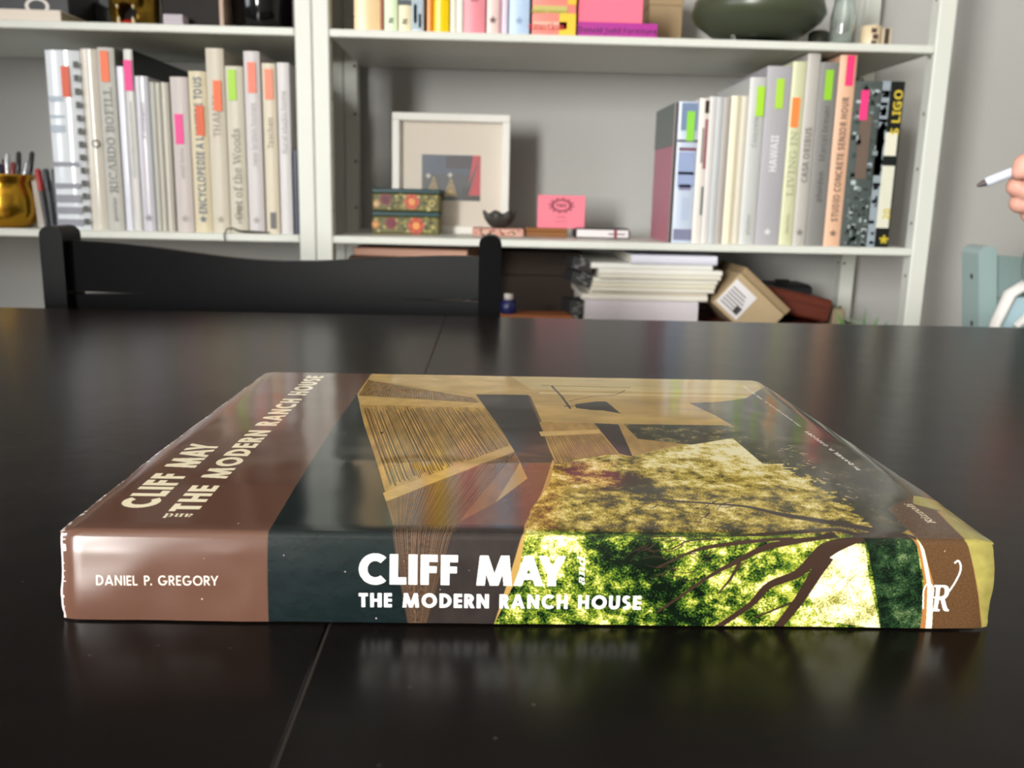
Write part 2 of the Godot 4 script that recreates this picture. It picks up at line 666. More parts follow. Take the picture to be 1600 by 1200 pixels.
# bold geometric capitals: each a list of outlines in cap units, and a width
func glyph(ch: String, s: float) -> Array:
	var o := []
	var bar := func(x0, y0, x1, y1): o.append(PackedVector2Array([Vector2(x0, y0), Vector2(x1, y0), Vector2(x1, y1), Vector2(x0, y1)]))
	var sl := func(x0, y0, x1, y1, w): o.append(PackedVector2Array([Vector2(x0, y0), Vector2(x0 + w, y0), Vector2(x1 + w, y1), Vector2(x1, y1)]))
	var ring := func(cx, cy, rx, ry, a0, a1):
		var p := PackedVector2Array()
		var q := PackedVector2Array()
		for i in 25:
			var a := deg_to_rad(lerpf(a0, a1, i / 24.0))
			p.append(Vector2(cx + cos(a) * rx, cy + sin(a) * ry))
			q.append(Vector2(cx + cos(a) * (rx - s), cy + sin(a) * (ry - s * 0.95)))
		for i in 24:
			o.append(PackedVector2Array([p[i], p[i + 1], q[i + 1], q[i]]))
	var w := 0.6
	match ch:
		"C":
			ring.call(0.5, 0.5, 0.5, 0.52, 48, 312)
			w = 0.84
		"G":
			ring.call(0.5, 0.5, 0.5, 0.52, 48, 352)
			bar.call(0.52, 0.36, 0.98, 0.36 + s * 0.85)
			w = 0.99
		"O":
			ring.call(0.51, 0.5, 0.51, 0.52, 0, 360)
			w = 1.02
		"L":
			bar.call(0, 0, s, 1)
			bar.call(0, 0, 0.5, s * 0.9)
			w = 0.5
		"I":
			bar.call(0, 0, s, 1)
			w = s
		"F":
			bar.call(0, 0, s, 1)
			bar.call(0, 1 - s * 0.88, 0.52, 1)
			bar.call(0, 0.40, 0.49, 0.40 + s * 0.85)
			w = 0.52
		"E":
			bar.call(0, 0, s, 1)
			for y in [0.0, 0.5 - s * 0.42, 1 - s * 0.86]:
				bar.call(0, y, 0.53, y + s * 0.86)
			w = 0.53
		"T":
			bar.call(0.3 - s / 2, 0, 0.3 + s / 2, 1)
			bar.call(0, 1 - s * 0.9, 0.6, 1)
			w = 0.6
		"H":
			bar.call(0, 0, s, 1)
			bar.call(0.74 - s, 0, 0.74, 1)
			bar.call(0, 0.5 - s * 0.44, 0.74, 0.5 + s * 0.44)
			w = 0.74
		"M":
			sl.call(0, 0, 0.10, 1, s)
			sl.call(1.1 - s, 0, 1.0 - s, 1, s)
			sl.call(0.55 - s / 2, 0.0, 0.10, 1, s)
			sl.call(0.55 - s / 2, 0.0, 1.0 - s, 1, s)
			w = 1.1
		"A":
			sl.call(0, 0, 0.46 - s / 2, 1, s)
			sl.call(0.92 - s, 0, 0.46 - s / 2, 1, s)
			bar.call(0.2, 0.2, 0.72, 0.2 + s * 0.8)
			w = 0.92
		"Y":
			bar.call(0.42 - s / 2, 0, 0.42 + s / 2, 0.46)
			sl.call(0.42 - s / 2, 0.38, 0, 1, s)
			sl.call(0.42 - s / 2, 0.38, 0.84 - s, 1, s)
			w = 0.84
		"N":
			bar.call(0, 0, s, 1)
			bar.call(0.8 - s, 0, 0.8, 1)
			sl.call(0.8 - s, 0, 0, 1, s)
			w = 0.8
		"D":
			bar.call(0, 0, s, 1)
			bar.call(0, 0, 0.32, s * 0.92)
			bar.call(0, 1 - s * 0.92, 0.32, 1)
			ring.call(0.3, 0.5, 0.5, 0.5, -90, 90)
			w = 0.8
		"R", "P":
			bar.call(0, 0, s, 1)
			bar.call(0, 1 - s * 0.9, 0.34, 1)
			bar.call(0, 0.40, 0.34, 0.40 + s * 0.9)
			ring.call(0.30, 0.70, 0.32, 0.30, -90, 90)
			if ch == "R":
				sl.call(0.66 - s, 0, 0.2, 0.46, s * 1.1)
			w = 0.66 if ch == "R" else 0.62
		"U":
			bar.call(0, 0.3, s, 1)
			bar.call(0.74 - s, 0.3, 0.74, 1)
			ring.call(0.37, 0.35, 0.37, 0.37, 180, 360)
			w = 0.74
		"S":
			ring.call(0.28, 0.73, 0.28, 0.29, 30, 270)
			ring.call(0.28, 0.28, 0.29, 0.30, -150, 90)
			w = 0.56
		"J":
			bar.call(0.2, 0.25, 0.2 + s, 1)
			ring.call(0.1, 0.25, 0.1 + s, 0.27, 240, 360)
			w = 0.2 + s
		".":
			bar.call(0, 0, s * 1.1, s * 1.1)
			w = s * 1.1
		" ":
			w = 0.37
	return [o, w]

func write(t: String, at_u: float, at_k: float, to: float, cap: float, vertical: bool, s: float, track: float, c: Color) -> void:
	# across: from u = at_u to u = to, cap height in k; vertical: from k = at_k to k = to, caps towards -u, cap height in u
	var total := -track
	var gs := []
	var pairs := {"MA": -0.06, "AY": -0.26, "LI": -0.02, "RA": -0.04, "OU": -0.03, "Y ": -0.1, "P.": -0.12, "RY": -0.08}
	for i in t.length():
		var g := glyph(t[i], s)
		g[1] += pairs.get(t.substr(i, 2), 0.0)
		gs.append(g)
		total += g[1] + track
	var x := 0.0
	for g in gs:
		for poly in g[0]:
			var q := PackedVector2Array()
			for p in poly:
				if vertical:
					q.append(pt(at_u - p.y * cap, at_k + (x + p.x) / total * (to - at_k)))
				else:
					q.append(pt(at_u + (x + p.x) / total * (to - at_u), at_k + p.y * cap))
			fill(q, c)
		x += g[1] + track

func write_serif(t: String, org: Vector2, along: Vector2, upw: Vector2, slant: float, c: Color) -> void:
	# small serif italics: the triangles of a text mesh, laid into the print (org, along, upw in texture pixels)
	var m := text_mesh(t, 1.0, true, true)
	m.font_size = 96
	m.pixel_size = 1.0 / (96 * 0.714)
	m.depth = 0.0
	m.horizontal_alignment = HORIZONTAL_ALIGNMENT_LEFT
	var a := m.surface_get_arrays(0)
	var v: PackedVector3Array = a[Mesh.ARRAY_VERTEX]
	var ix: PackedInt32Array = a[Mesh.ARRAY_INDEX] if a[Mesh.ARRAY_INDEX] != null else PackedInt32Array(range(v.size()))
	var lo := Vector2(1e9, 1e9)
	var hi := Vector2(-1e9, -1e9)
	for p in v:
		lo = lo.min(Vector2(p.x, p.y))
		hi = hi.max(Vector2(p.x, p.y))
	for i in range(0, ix.size() - 2, 3):
		var q := PackedVector2Array()
		for j in 3:
			var p := v[ix[i + j]]
			var e := (Vector2(p.x, p.y) - lo) / (hi - lo)
			q.append(org + along * (e.x + slant * e.y) + upw * e.y)
		fill(q, c)

func paint() -> ImageTexture:
	pic = Image.create(PW, PH, false, Image.FORMAT_RGB8)
	var mk := func(freq, sd, oct):
		var n := FastNoiseLite.new()
		n.seed = sd
		n.frequency = freq
		n.fractal_octaves = oct
		n.noise_type = FastNoiseLite.TYPE_SIMPLEX_SMOOTH
		var i: Image = n.get_seamless_image(1024, 1024)
		return i
	n_big = mk.call(0.011, 4, 3)
	var n_mid: Image = mk.call(0.035, 9, 4)
	var n_fine: Image = mk.call(0.16, 21, 4)
	var brown := c8(96, 67, 55)
	var wood := c8(176, 142, 80)
	pic.fill(wood)
	# plaster and far beam tones
	grain(pts([0.21, 2.0, 1.0, 2.0, 1.0, 4.4, 0.21, 4.4]), c8(188, 156, 92), n_big, 0.25, 0.3, 1.5)
	grain(pts([0.217, 4.44, 0.481, 4.44, 0.488, 3.948, 0.431, 3.726, 0.217, 4.158]), c8(196, 164, 98), n_big, 0.2, 0.5, 2.0)
	# far ceiling boards
	var slat1 := pts([0.216, 4.16, 0.423, 3.62, 0.434, 3.441, 0.218, 3.62])
	grain(slat1, c8(150, 116, 64), n_mid, 0.4, 1.0, 1.0)
	for i in 46:
		var t := i / 46.0
		var a := pt(0.217, 4.14).lerp(pt(0.423, 3.61), t)
		var b := pt(0.218, 3.62).lerp(pt(0.434, 3.45), t)
		fill(PackedVector2Array([a, a + Vector2(3, 0), b + Vector2(3, 0), b]), c8(106, 80, 42))
	# dark wall between the brown band and the boards; it runs on down the spine
	fill(pts([0.255, 2.86, 0.212, 3.7, 0.214, 1.0, 0.214, 0.0, 0.372, 0.0, 0.348, 1.11, 0.328, 1.53, 0.299, 2.095]), c8(22, 32, 33))
	grain(pts([0.219, 1.0, 0.218, 0.0, 0.372, 0.0, 0.35, 1.0]), c8(21, 32, 33), n_mid, 0.25, 0.5, 1.0)
	# boarded ceiling, first bay
	var A := pts([0.232, 3.353, 0.445, 3.318, 0.485, 2.42, 0.328, 1.548, 0.296, 2.14, 0.256, 2.855])
	grain(A, c8(186, 148, 80), n_mid, 0.35, 0.6, 0.3)
	for i in 84:
		var t := (i + rng.randf() * 0.8) / 84.0
		var a := pt(0.234, 3.34).lerp(pt(0.445, 3.318), t)
		var b := pt(0.332, 1.60).lerp(pt(0.487, 2.42), t)
		var m1 := a.lerp(b, rng.randf_range(0.0, 0.12))
		var m2 := a.lerp(b, rng.randf_range(0.95, 1.0))
		var w := rng.randf_range(1.2, 3.2)
		fill(PackedVector2Array([m1, m1 + Vector2(w, 0), m2 + Vector2(w * 1.2, 0), m2]), c8(72, 52, 26).lerp(c8(110, 84, 44), rng.randf()))
	fill(pts([0.288, 2.66, 0.292, 2.66, 0.292, 2.62, 0.288, 2.62]), c8(30, 22, 14))
	grain(pts([0.218, 3.62, 0.434, 3.462, 0.445, 3.318, 0.232, 3.353]), c8(205, 170, 102), n_mid, 0.15, 0.4, 1.0)
	# second bay, nearer; runs down the spine in shade
	var B := pts([0.487, 2.284, 0.492, 2.049, 0.459, 1.435, 0.414, 1.149, 0.401, 0.874, 0.385, 0.0, 0.367, 0.0, 0.348, 1.11, 0.331, 1.429])
	grain(pts([0.487, 2.284, 0.54, 2.184, 0.515, 1.582, 0.491, 1.161, 0.458, 0.0, 0.381, 0.0, 0.401, 0.874, 0.414, 1.149, 0.459, 1.435, 0.5, 1.803]), c8(92, 68, 54), n_mid, 0.2, 0.5, 0.5)
	grain(pts([0.487, 2.284, 0.492, 2.049, 0.459, 1.435, 0.414, 1.149, 0.348, 1.11, 0.331, 1.429]), c8(128, 92, 56), n_mid, 0.3, 0.6, 0.3)
	grain(pts([0.42, 1.15, 0.401, 0.874, 0.385, 0.0, 0.366, 0.0, 0.347, 1.13]), c8(74, 58, 48), n_mid, 0.3, 0.6, 0.3)
	grain(pts([0.49, 1.15, 0.458, 0.0, 0.385, 0.0, 0.401, 0.874, 0.42, 1.15]), c8(50, 44, 42), n_mid, 0.2, 0.6, 0.3)
	for i in 52:
		var t := (i + rng.randf() * 0.6) / 52.0
		var a := pt(0.335, 1.44).lerp(pt(0.489, 2.27), t)
		var b := pt(0.350, 1.10).lerp(pt(0.416, 1.15), t)
		var b2 := pt(0.368, 0.0).lerp(pt(0.386, 0.0), t)
		var w := rng.randf_range(1.2, 2.8)
		fill(PackedVector2Array([a, a + Vector2(w, 0), b + Vector2(w, 0), b]), c8(66, 46, 26).lerp(c8(92, 68, 40), rng.randf()))
		var cc := c8(44, 34, 28) if i % 2 else c8(112, 88, 68)
		fill(PackedVector2Array([b, b + Vector2(w, 0), b2 + Vector2(w * 0.6, 0), b2]), cc)
	grain(pts([0.484, 2.431, 0.487, 2.284, 0.331, 1.429, 0.324, 1.548]), c8(196, 160, 94), n_mid, 0.15, 0.4, 1.0)
	# dark rafter
	fill(pts([0.427, 3.725, 0.521, 3.738, 0.54, 2.184, 0.487, 2.284, 0.475, 2.627]), c8(40, 35, 31))
	fill(pts([0.521, 3.738, 0.526, 3.7, 0.546, 2.14, 0.54, 2.184]), c8(112, 86, 52))
	# third bay
	var C := pts([0.531, 2.965, 0.619, 2.953, 0.633, 2.26, 0.54, 2.016])
	grain(C, c8(176, 140, 78), n_mid, 0.3, 0.6, 0.4)
	for i in 34:
		var t := (i + rng.randf() * 0.5) / 34.0
		var a := pt(0.531, 2.7).lerp(pt(0.62, 2.74), t)
		var b := pt(0.54, 2.03).lerp(pt(0.633, 2.27), t)
		fill(PackedVector2Array([a, a + Vector2(2, 0), b + Vector2(2, 0), b]), c8(104, 78, 42))
	grain(pts([0.527, 2.72, 0.621, 2.79, 0.622, 2.70, 0.529, 2.614]), c8(206, 172, 106), n_mid, 0.1, 0.5, 0.5)
	grain(pts([0.651, 2.94, 0.672, 2.944, 0.744, 2.537, 0.653, 2.233]), c8(168, 134, 76), n_mid, 0.3, 0.6, 0.4)
	fill(pts([0.619, 2.953, 0.657, 2.932, 0.651, 2.209, 0.634, 2.284]), c8(42, 37, 30))
	# pale eave line
	fill(pts([0.544, 3.842, 0.954, 3.834, 0.947, 3.76, 0.543, 3.775]), c8(214, 190, 130))
	grain(pts([0.49, 4.44, 1.0, 4.44, 0.985, 3.9, 0.53, 3.92]), c8(204, 182, 124), n_big, 0.12, 0.3, 1.5)
	# foliage seen under the roof
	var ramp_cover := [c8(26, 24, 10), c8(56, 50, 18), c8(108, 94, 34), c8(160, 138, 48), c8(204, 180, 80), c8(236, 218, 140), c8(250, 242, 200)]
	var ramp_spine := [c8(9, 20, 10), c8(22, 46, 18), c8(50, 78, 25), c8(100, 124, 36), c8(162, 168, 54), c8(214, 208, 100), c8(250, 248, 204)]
	var top := pts([0.489, 1.05, 0.5, 1.356, 0.528, 1.732, 0.538, 2.059, 0.618, 2.257, 0.653, 2.233, 0.75, 2.518, 0.82, 2.641, 0.872, 2.251, 0.899, 1.653, 0.915, 1.0, 0.489, 1.0])
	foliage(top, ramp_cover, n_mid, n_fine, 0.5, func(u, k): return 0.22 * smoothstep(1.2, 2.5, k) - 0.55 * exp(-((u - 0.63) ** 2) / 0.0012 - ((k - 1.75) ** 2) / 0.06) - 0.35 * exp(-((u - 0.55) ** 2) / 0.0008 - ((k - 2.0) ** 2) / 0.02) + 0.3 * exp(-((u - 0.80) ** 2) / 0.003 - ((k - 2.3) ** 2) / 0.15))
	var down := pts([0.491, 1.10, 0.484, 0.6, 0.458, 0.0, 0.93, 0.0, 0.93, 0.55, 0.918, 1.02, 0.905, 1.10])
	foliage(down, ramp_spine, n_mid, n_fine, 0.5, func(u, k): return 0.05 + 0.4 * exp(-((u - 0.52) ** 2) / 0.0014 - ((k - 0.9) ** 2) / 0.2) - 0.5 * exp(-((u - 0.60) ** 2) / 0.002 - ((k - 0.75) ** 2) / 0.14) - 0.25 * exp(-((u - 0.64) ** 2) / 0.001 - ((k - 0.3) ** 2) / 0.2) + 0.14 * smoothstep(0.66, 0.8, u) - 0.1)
	# pale grasses in front of the trunk
	foliage(pts([0.806, 0.756, 0.832, 0.96, 0.856, 0.96, 0.862, 0.542, 0.880, 0.0, 0.812, 0.1, 0.795, 0.458]), [c8(120, 116, 50), c8(204, 200, 120), c8(246, 246, 206), c8(255, 255, 240)], n_mid, n_fine, 0.6)
	for i in 46:
		var a := rng.randf_range(-2.4, 1.3)
		var o := pt(0.838, 0.55)
		var e := o + Vector2(cos(a) * 70, sin(a) * 90) * rng.randf_range(0.5, 1.0)
		var w := Vector2(-sin(a), cos(a)) * 2.0
		fill(PackedVector2Array([o, e, o + w]), c8(250, 250, 214) if i % 3 else c8(150, 140, 70))
	# dark conifers and the road at the right of the picture
	foliage(pts([0.666, 2.944, 0.841, 2.951, 0.859, 2.441, 0.88, 2.131, 0.888, 1.749, 0.862, 2.127, 0.826, 2.119, 0.82, 2.641, 0.748, 2.483, 0.674, 2.6]), [c8(26, 26, 18), c8(50, 48, 34), c8(120, 108, 64), c8(200, 180, 110)], n_mid, n_fine, 0.6, func(_u, _k): return -0.12)
	grain(pts([0.93, 1.4, 1.0, 1.4, 1.0, 3.8, 0.985, 4.2, 0.95, 3.0]), c8(88, 76, 54), n_fine, 0.3, 1.0, 1.0)
	foliage(pts([0.808, 3.564, 0.865, 3.62, 0.924, 3.752, 0.991, 4.158, 1.0, 3.524, 1.0, 2.2, 0.963, 1.569, 0.948, 1.222, 0.879, 1.059, 0.885, 1.509, 0.88, 2.131, 0.849, 2.438, 0.843, 2.911, 0.831, 3.2]), [c8(38, 36, 30), c8(58, 54, 44), c8(82, 74, 60), c8(128, 114, 88)], n_mid, n_fine, 0.4, func(_u, _k): return -0.1)
	for i in 70:
		var u := rng.randf_range(0.868, 0.90)
		var k := rng.randf_range(1.55, 2.5)
		var o := pt(u, k)
		var e := o + Vector2(rng.randf_range(8, 26), rng.randf_range(-14, 10))
		fill(PackedVector2Array([o, e, o + Vector2(2, 3)]), c8(190, 176, 134) if i % 2 else c8(36, 34, 28))
	for i in 90:
		var q := rng.randf()
		var o := pt(lerpf(0.838, 0.902, q) + rng.randf_range(-0.012, 0.006), lerpf(2.72, 1.2, q) + rng.randf_range(-0.1, 0.1))
		var e := o + Vector2(rng.randf_range(-34, -10), rng.randf_range(-8, 8))
		fill(PackedVector2Array([o + Vector2(0, -7), e, o + Vector2(4, 8)]), c8(44, 42, 28).lerp(c8(84, 76, 44), rng.randf()))
	# trunk, branches
	var bark := c8(58, 42, 34)
	stroke([0.915, 1.06, 0.851, 1.207, 0.792, 1.318, 0.744, 1.44, 0.644, 1.512], 18, 5, bark)
	stroke([0.90, 1.05, 0.865, 1.058, 0.831, 1.146, 0.756, 1.097, 0.683, 1.049, 0.623, 1.022], 22, 5, bark)
	stroke([0.88, 1.07, 0.852, 1.037, 0.812, 0.904, 0.786, 0.645, 0.753, 0.492, 0.734, 0.267, 0.700, 0.0], 32, 14, bark)
	stroke([0.845, 1.0, 0.812, 0.80, 0.792, 0.385, 0.772, 0.271, 0.74, 0.12], 20, 5, bark)
	stroke([0.815, 0.82, 0.804, 0.645, 0.786, 0.309, 0.766, 0.0], 32, 20, bark)
	stroke([0.83, 1.09, 0.756, 0.931, 0.716, 0.744, 0.683, 0.557, 0.634, 0.179], 20, 6, bark)
	stroke([0.721, 0.744, 0.711, 0.561, 0.698, 0.393], 9, 3, bark)
	stroke([0.78, 1.03, 0.756, 1.005, 0.698, 0.923, 0.667, 0.847, 0.631, 0.679], 14, 5, bark)
	stroke([0.7, 1.0, 0.667, 0.973, 0.647, 0.881, 0.622, 0.85], 6, 2, bark)
	for i in 40:
		var u := rng.randf_range(0.62, 0.75)
		var k := rng.randf_range(0.55, 1.5)
		stroke([u, k, u - 0.012, k + rng.randf_range(-0.08, 0.04), u - 0.026, k + rng.randf_range(-0.14, 0.08)], 3, 1, bark)
	# shrub, pale bark rim, adobe block and the pale green tip at the right end
	foliage(pts([0.856, 1.06, 0.911, 1.064, 0.929, 0.0, 0.880, 0.0, 0.868, 0.5]), [c8(12, 22, 14), c8(24, 44, 26), c8(44, 70, 40), c8(110, 124, 84)], n_mid, n_fine, 0.5, func(_u, _k): return -0.1)
	grain(pts([0.923, 1.426, 0.976, 1.618, 0.985, 1.55, 0.967, 1.035, 0.993, 0.0, 0.925, 0.0, 0.925, 0.55, 0.916, 1.065]), c8(94, 68, 44), n_fine, 0.35, 1.0, 1.0)
	fill(pts([0.908, 1.10, 0.918, 0.958, 0.932, 0.553, 0.936, 0.0, 0.923, 0.0, 0.922, 0.549, 0.913, 0.95]), c8(172, 116, 66))
	fill(pts([0.914, 1.05, 0.921, 0.9, 0.933, 0.4, 0.936, 0.0, 0.929, 0.0, 0.926, 0.5]), c8(250, 236, 206))
	grain(pts([0.962, 1.50, 0.976, 1.618, 0.999, 1.575, 1.0, 1.132, 1.0, 0.0, 0.995, 0.0, 0.967, 1.035, 0.985, 1.40]), c8(164, 154, 84), n_mid, 0.2, 0.6, 0.6)
	# lamp bracket on the wall
	var iron := c8(38, 34, 26)
	stroke([0.551, 4.071, 0.64, 4.058, 0.723, 4.052], 3.2, 3, iron)
	stroke([0.571, 4.061, 0.583, 3.696, 0.590, 3.332], 8, 8, iron)
	stroke([0.593, 3.563, 0.635, 3.713, 0.682, 3.791, 0.709, 3.962], 3, 3, iron)
	stroke([0.580, 3.40, 0.61, 3.42], 5, 3, iron)
	fill(pts([0.601, 3.47, 0.64, 3.56, 0.659, 3.569, 0.672, 3.22, 0.645, 3.30, 0.624, 3.308, 0.600, 3.36]), iron)
	# brown title band, last, with its worn left edge
	fill(pts([0.0, 0.0, 0.2178, 0.0, 0.2178, 1.1, 0.2160, 1.75, 0.213, 2.7, 0.2135, 4.4, 0.0, 4.4]), brown)
	for i in 260:
		var k := rng.randf_range(0.0, 4.4)
		var d := rng.randf() ** 3 * (9.0 if k > 1.0 else 14.0)
		pic.fill_rect(Rect2i(0, clampi(int(k * KR), 0, PH - 6), 1 + int(d), rng.randi_range(2, 7)), c8(214, 204, 200))
	pic.fill_rect(Rect2i(0, 0, 5, int(KR)), c8(196, 184, 184))
	for i in 26:
		var a := pt(rng.randf_range(0.02, 0.98), rng.randf_range(0.02, 1.2))
		pic.fill_rect(Rect2i(int(a.x), int(a.y), rng.randi_range(1, 3), rng.randi_range(1, 4)), c8(208, 190, 180))
	# lettering
	var cream := c8(250, 240, 208)
	var white := c8(252, 252, 248)
	write("CLIFF MAY", 0.314, 0.462, 0.534, 0.325, false, 0.26, 0.10, white)
	write("THE MODERN RANCH HOUSE", 0.314, 0.205, 0.616, 0.158, false, 0.25, 0.16, white)
	write("DANIEL P. GREGORY", 0.039, 0.424, 0.166, 0.108, false, 0.16, 0.16, c8(236, 226, 214))
	write("CLIFF MAY", 0.0735, 1.30, 2.345, 0.041, true, 0.26, 0.11, cream)
	write("THE MODERN RANCH HOUSE", 0.1255, 1.265, 4.28, 0.0325, true, 0.25, 0.15, cream)
	write_serif("and", pt(0.5545, 0.475), pt(0, 0.30), pt(-0.0085, 0), 0.12, white)
	write_serif("and", pt(0.1235, 1.235), pt(-0.031, 0), pt(0, -0.055), 0.0, cream)
	write("DANIEL P. GREGORY", 0.9535, 2.13, 2.84, 0.006, true, 0.2, 0.2, white)
	write_serif("By", pt(0.9535, 2.02), pt(0, 0.08), pt(-0.006, 0), 0.1, white)
	write_serif("Principal photography by", pt(0.9545, 2.95), pt(0, 0.72), pt(-0.0045, 0), 0.02, white)
	write("JOE FLETCHER", 0.9535, 3.72, 4.18, 0.0045, true, 0.2, 0.2, white)
	# publisher's letter on the spine and its script line on the cover
	write_serif("R", pt(0.932, 0.225), pt(0.020, 0), pt(0, 0.30), 0.05, white)
	stroke([0.9235, 0.25, 0.922, 0.44, 0.926, 0.54, 0.932, 0.50, 0.933, 0.40], 3, 3, white)
	stroke([0.931, 0.385, 0.941, 0.385, 0.948, 0.43, 0.956, 0.557, 0.961, 0.70, 0.9585, 0.79, 0.954, 0.765], 4, 4, white)
	write_serif("Rizzoli", pt(0.960, 1.235), pt(0, 0.26), pt(-0.010, 0), 0.03, c8(226, 214, 186))
	return ImageTexture.create_from_image(pic)

const BL := 0.263
const BW := 0.2268
const BT := 0.0262

func main_book() -> void:
	var b := thing("coffee_table_book", "large hardcover in a glossy photo dust jacket lying flat on the black table", "book", Vector3(0.0134, TABLE, -0.2354), 0.0028)
	# jacket: one sheet from under the spine, round the shoulder, over the cover; x along the spine, -z away
	var prof := []   # [z depth, y, k]
	for i in 17:
		var y := lerpf(0.0006, BT - 0.0022, i / 16.0)
		var q := maxf(0.0, (y / BT - 0.25) / 0.75)
		prof.append([0.0027 * q * q - 0.0008 + 0.0010 * maxf(0.0, 0.15 - y / BT), y, y / BT])
	var z1: float = prof[-1][0]
	for i in range(1, 8):
		var a := lerpf(0.45, PI / 2, i / 7.0)
		prof.append([z1 + 0.0026 * (cos(0.45) - cos(a)), BT - 0.0022 + 0.0022 * (sin(a) - sin(0.45)) / (1.0 - sin(0.45)), lerpf(1.0 - 0.0022 / BT, 1.0 + 0.0052 / BW * 3.4, i / 7.0)])
	for i in range(1, 57):
		var zf := lerpf(0.0056, BW, i / 56.0)
		var dy := 0.0006 * smoothstep(0.006, 0.05, zf) - 0.0020 * smoothstep(0.05, BW + 0.06, zf)
		# the print keeps its place on the sagging cover
		var z := (0.2354 + zf) * (0.0933 - dy) / 0.0933 - 0.2354
		prof.append([z, BT + dy, 1.0 + zf / BW * 3.4])
	var wr := FastNoiseLite.new()
	wr.seed = 31
	wr.frequency = 40.0
	wr.fractal_octaves = 2
	var NU := 120
	var st := SurfaceTool.new()
	st.begin(Mesh.PRIMITIVE_TRIANGLES)
	st.set_smooth_group(0)
	var grid := []
	for p in prof:
		var row := []
		for i in NU + 1:
			var u := float(i) / NU
			var x := (u - 0.5) * BL
			var y: float = p[1]
			var z: float = -p[0]
			var k: float = p[2]
			if k > 1.1:
				y += 0.00010 * wr.get_noise_2d(x * 0.5, p[0] * 0.6)
				var rip := exp(-((p[0] - 0.068 + 0.006 * wr.get_noise_1d(x * 0.4)) ** 2) / 0.00002) * smoothstep(0.22, 0.30, u) * (1.0 - smoothstep(0.55, 0.75, u))
				y += rip * 0.0005 * (0.6 + wr.get_noise_2d(x * 1.5, 3.0))
			elif k < 0.85:
				z += 0.0004 * wr.get_noise_2d(x * 0.6, y * 1.2) * (1.3 if u < 0.2 else 0.8)
			if u < 0.012 or u > 0.988:   # soft worn ends
				var e := (0.012 - minf(u, 1.0 - u)) / 0.012
				if k < 1.0:
					z -= e * 0.0012
				y -= e * 0.0008 * minf(1.0, k)
				x += (0.0005 * wr.get_noise_1d(k * 0.04) + 0.0002 * wr.get_noise_1d(k * 0.3)) * e
			row.append([Vector3(x, maxf(y, 0.0004), z), Vector2(u, k * KR / PH)])
		grid.append(row)
	for j in prof.size() - 1:
		for i in NU:
			for q in [[0, 0], [1, 0], [1, 1], [0, 0], [1, 1], [0, 1]]:
				# clockwise from outside (front and top)
				var g = grid[j + q[0]][i + q[1]]
				st.set_uv(g[1])
				st.add_vertex(g[0])
	st.generate_normals()
	var jm := StandardMaterial3D.new()
	jm.albedo_texture = paint()
	jm.roughness = 1.0
	# handled spine duller than the cover
	var rm := Image.create(4, 220, false, Image.FORMAT_RGB8)
	for yy in 220:
		var v := lerpf(0.22, 0.12, smoothstep(0.8, 1.15, yy / 50.0))
		rm.fill_rect(Rect2i(0, yy, 4, 1), Color(v, v, v))
	jm.roughness_texture = ImageTexture.create_from_image(rm)
	jm.roughness_texture_channel = BaseMaterial3D.TEXTURE_CHANNEL_RED
	jm.metallic_specular = 0.45
	jm.texture_repeat = false
	part("dust_jacket", st.commit(), jm, b)
	# boards, spine lining and text block under the jacket
	var board := mat(c8(58, 44, 38), 0.7)
	var hx := BL / 2 - 0.0015
	part("cover_board", box_mesh(Vector3(-hx, BT - 0.0060, -BW + 0.001), Vector3(hx, BT - 0.0032, -0.008), 0.0006), board, b)
	part("cover_board", box_mesh(Vector3(-hx, 0.0004, -BW + 0.001), Vector3(hx, 0.0028, -0.004), 0.0006), board, b)
	var ps := st_new()
	var edge := mat(c8(226, 218, 200), 0.9)
	for i in 22:
		var y0 := lerpf(0.0028, BT - 0.006, i / 22.0)
		var y1 := lerpf(0.0028, BT - 0.006, (i + 1) / 22.0)
		var dx := 0.0002 * (i % 3)
		box(ps, Vector3(-hx + 0.003 + dx, y0, -BW + 0.004 + dx), Vector3(hx - 0.003 - dx, y1, -0.006), 0.0001)
	var pg := part("page_block", done(ps), edge, b)
	pg.set_meta("kind", "stuff")

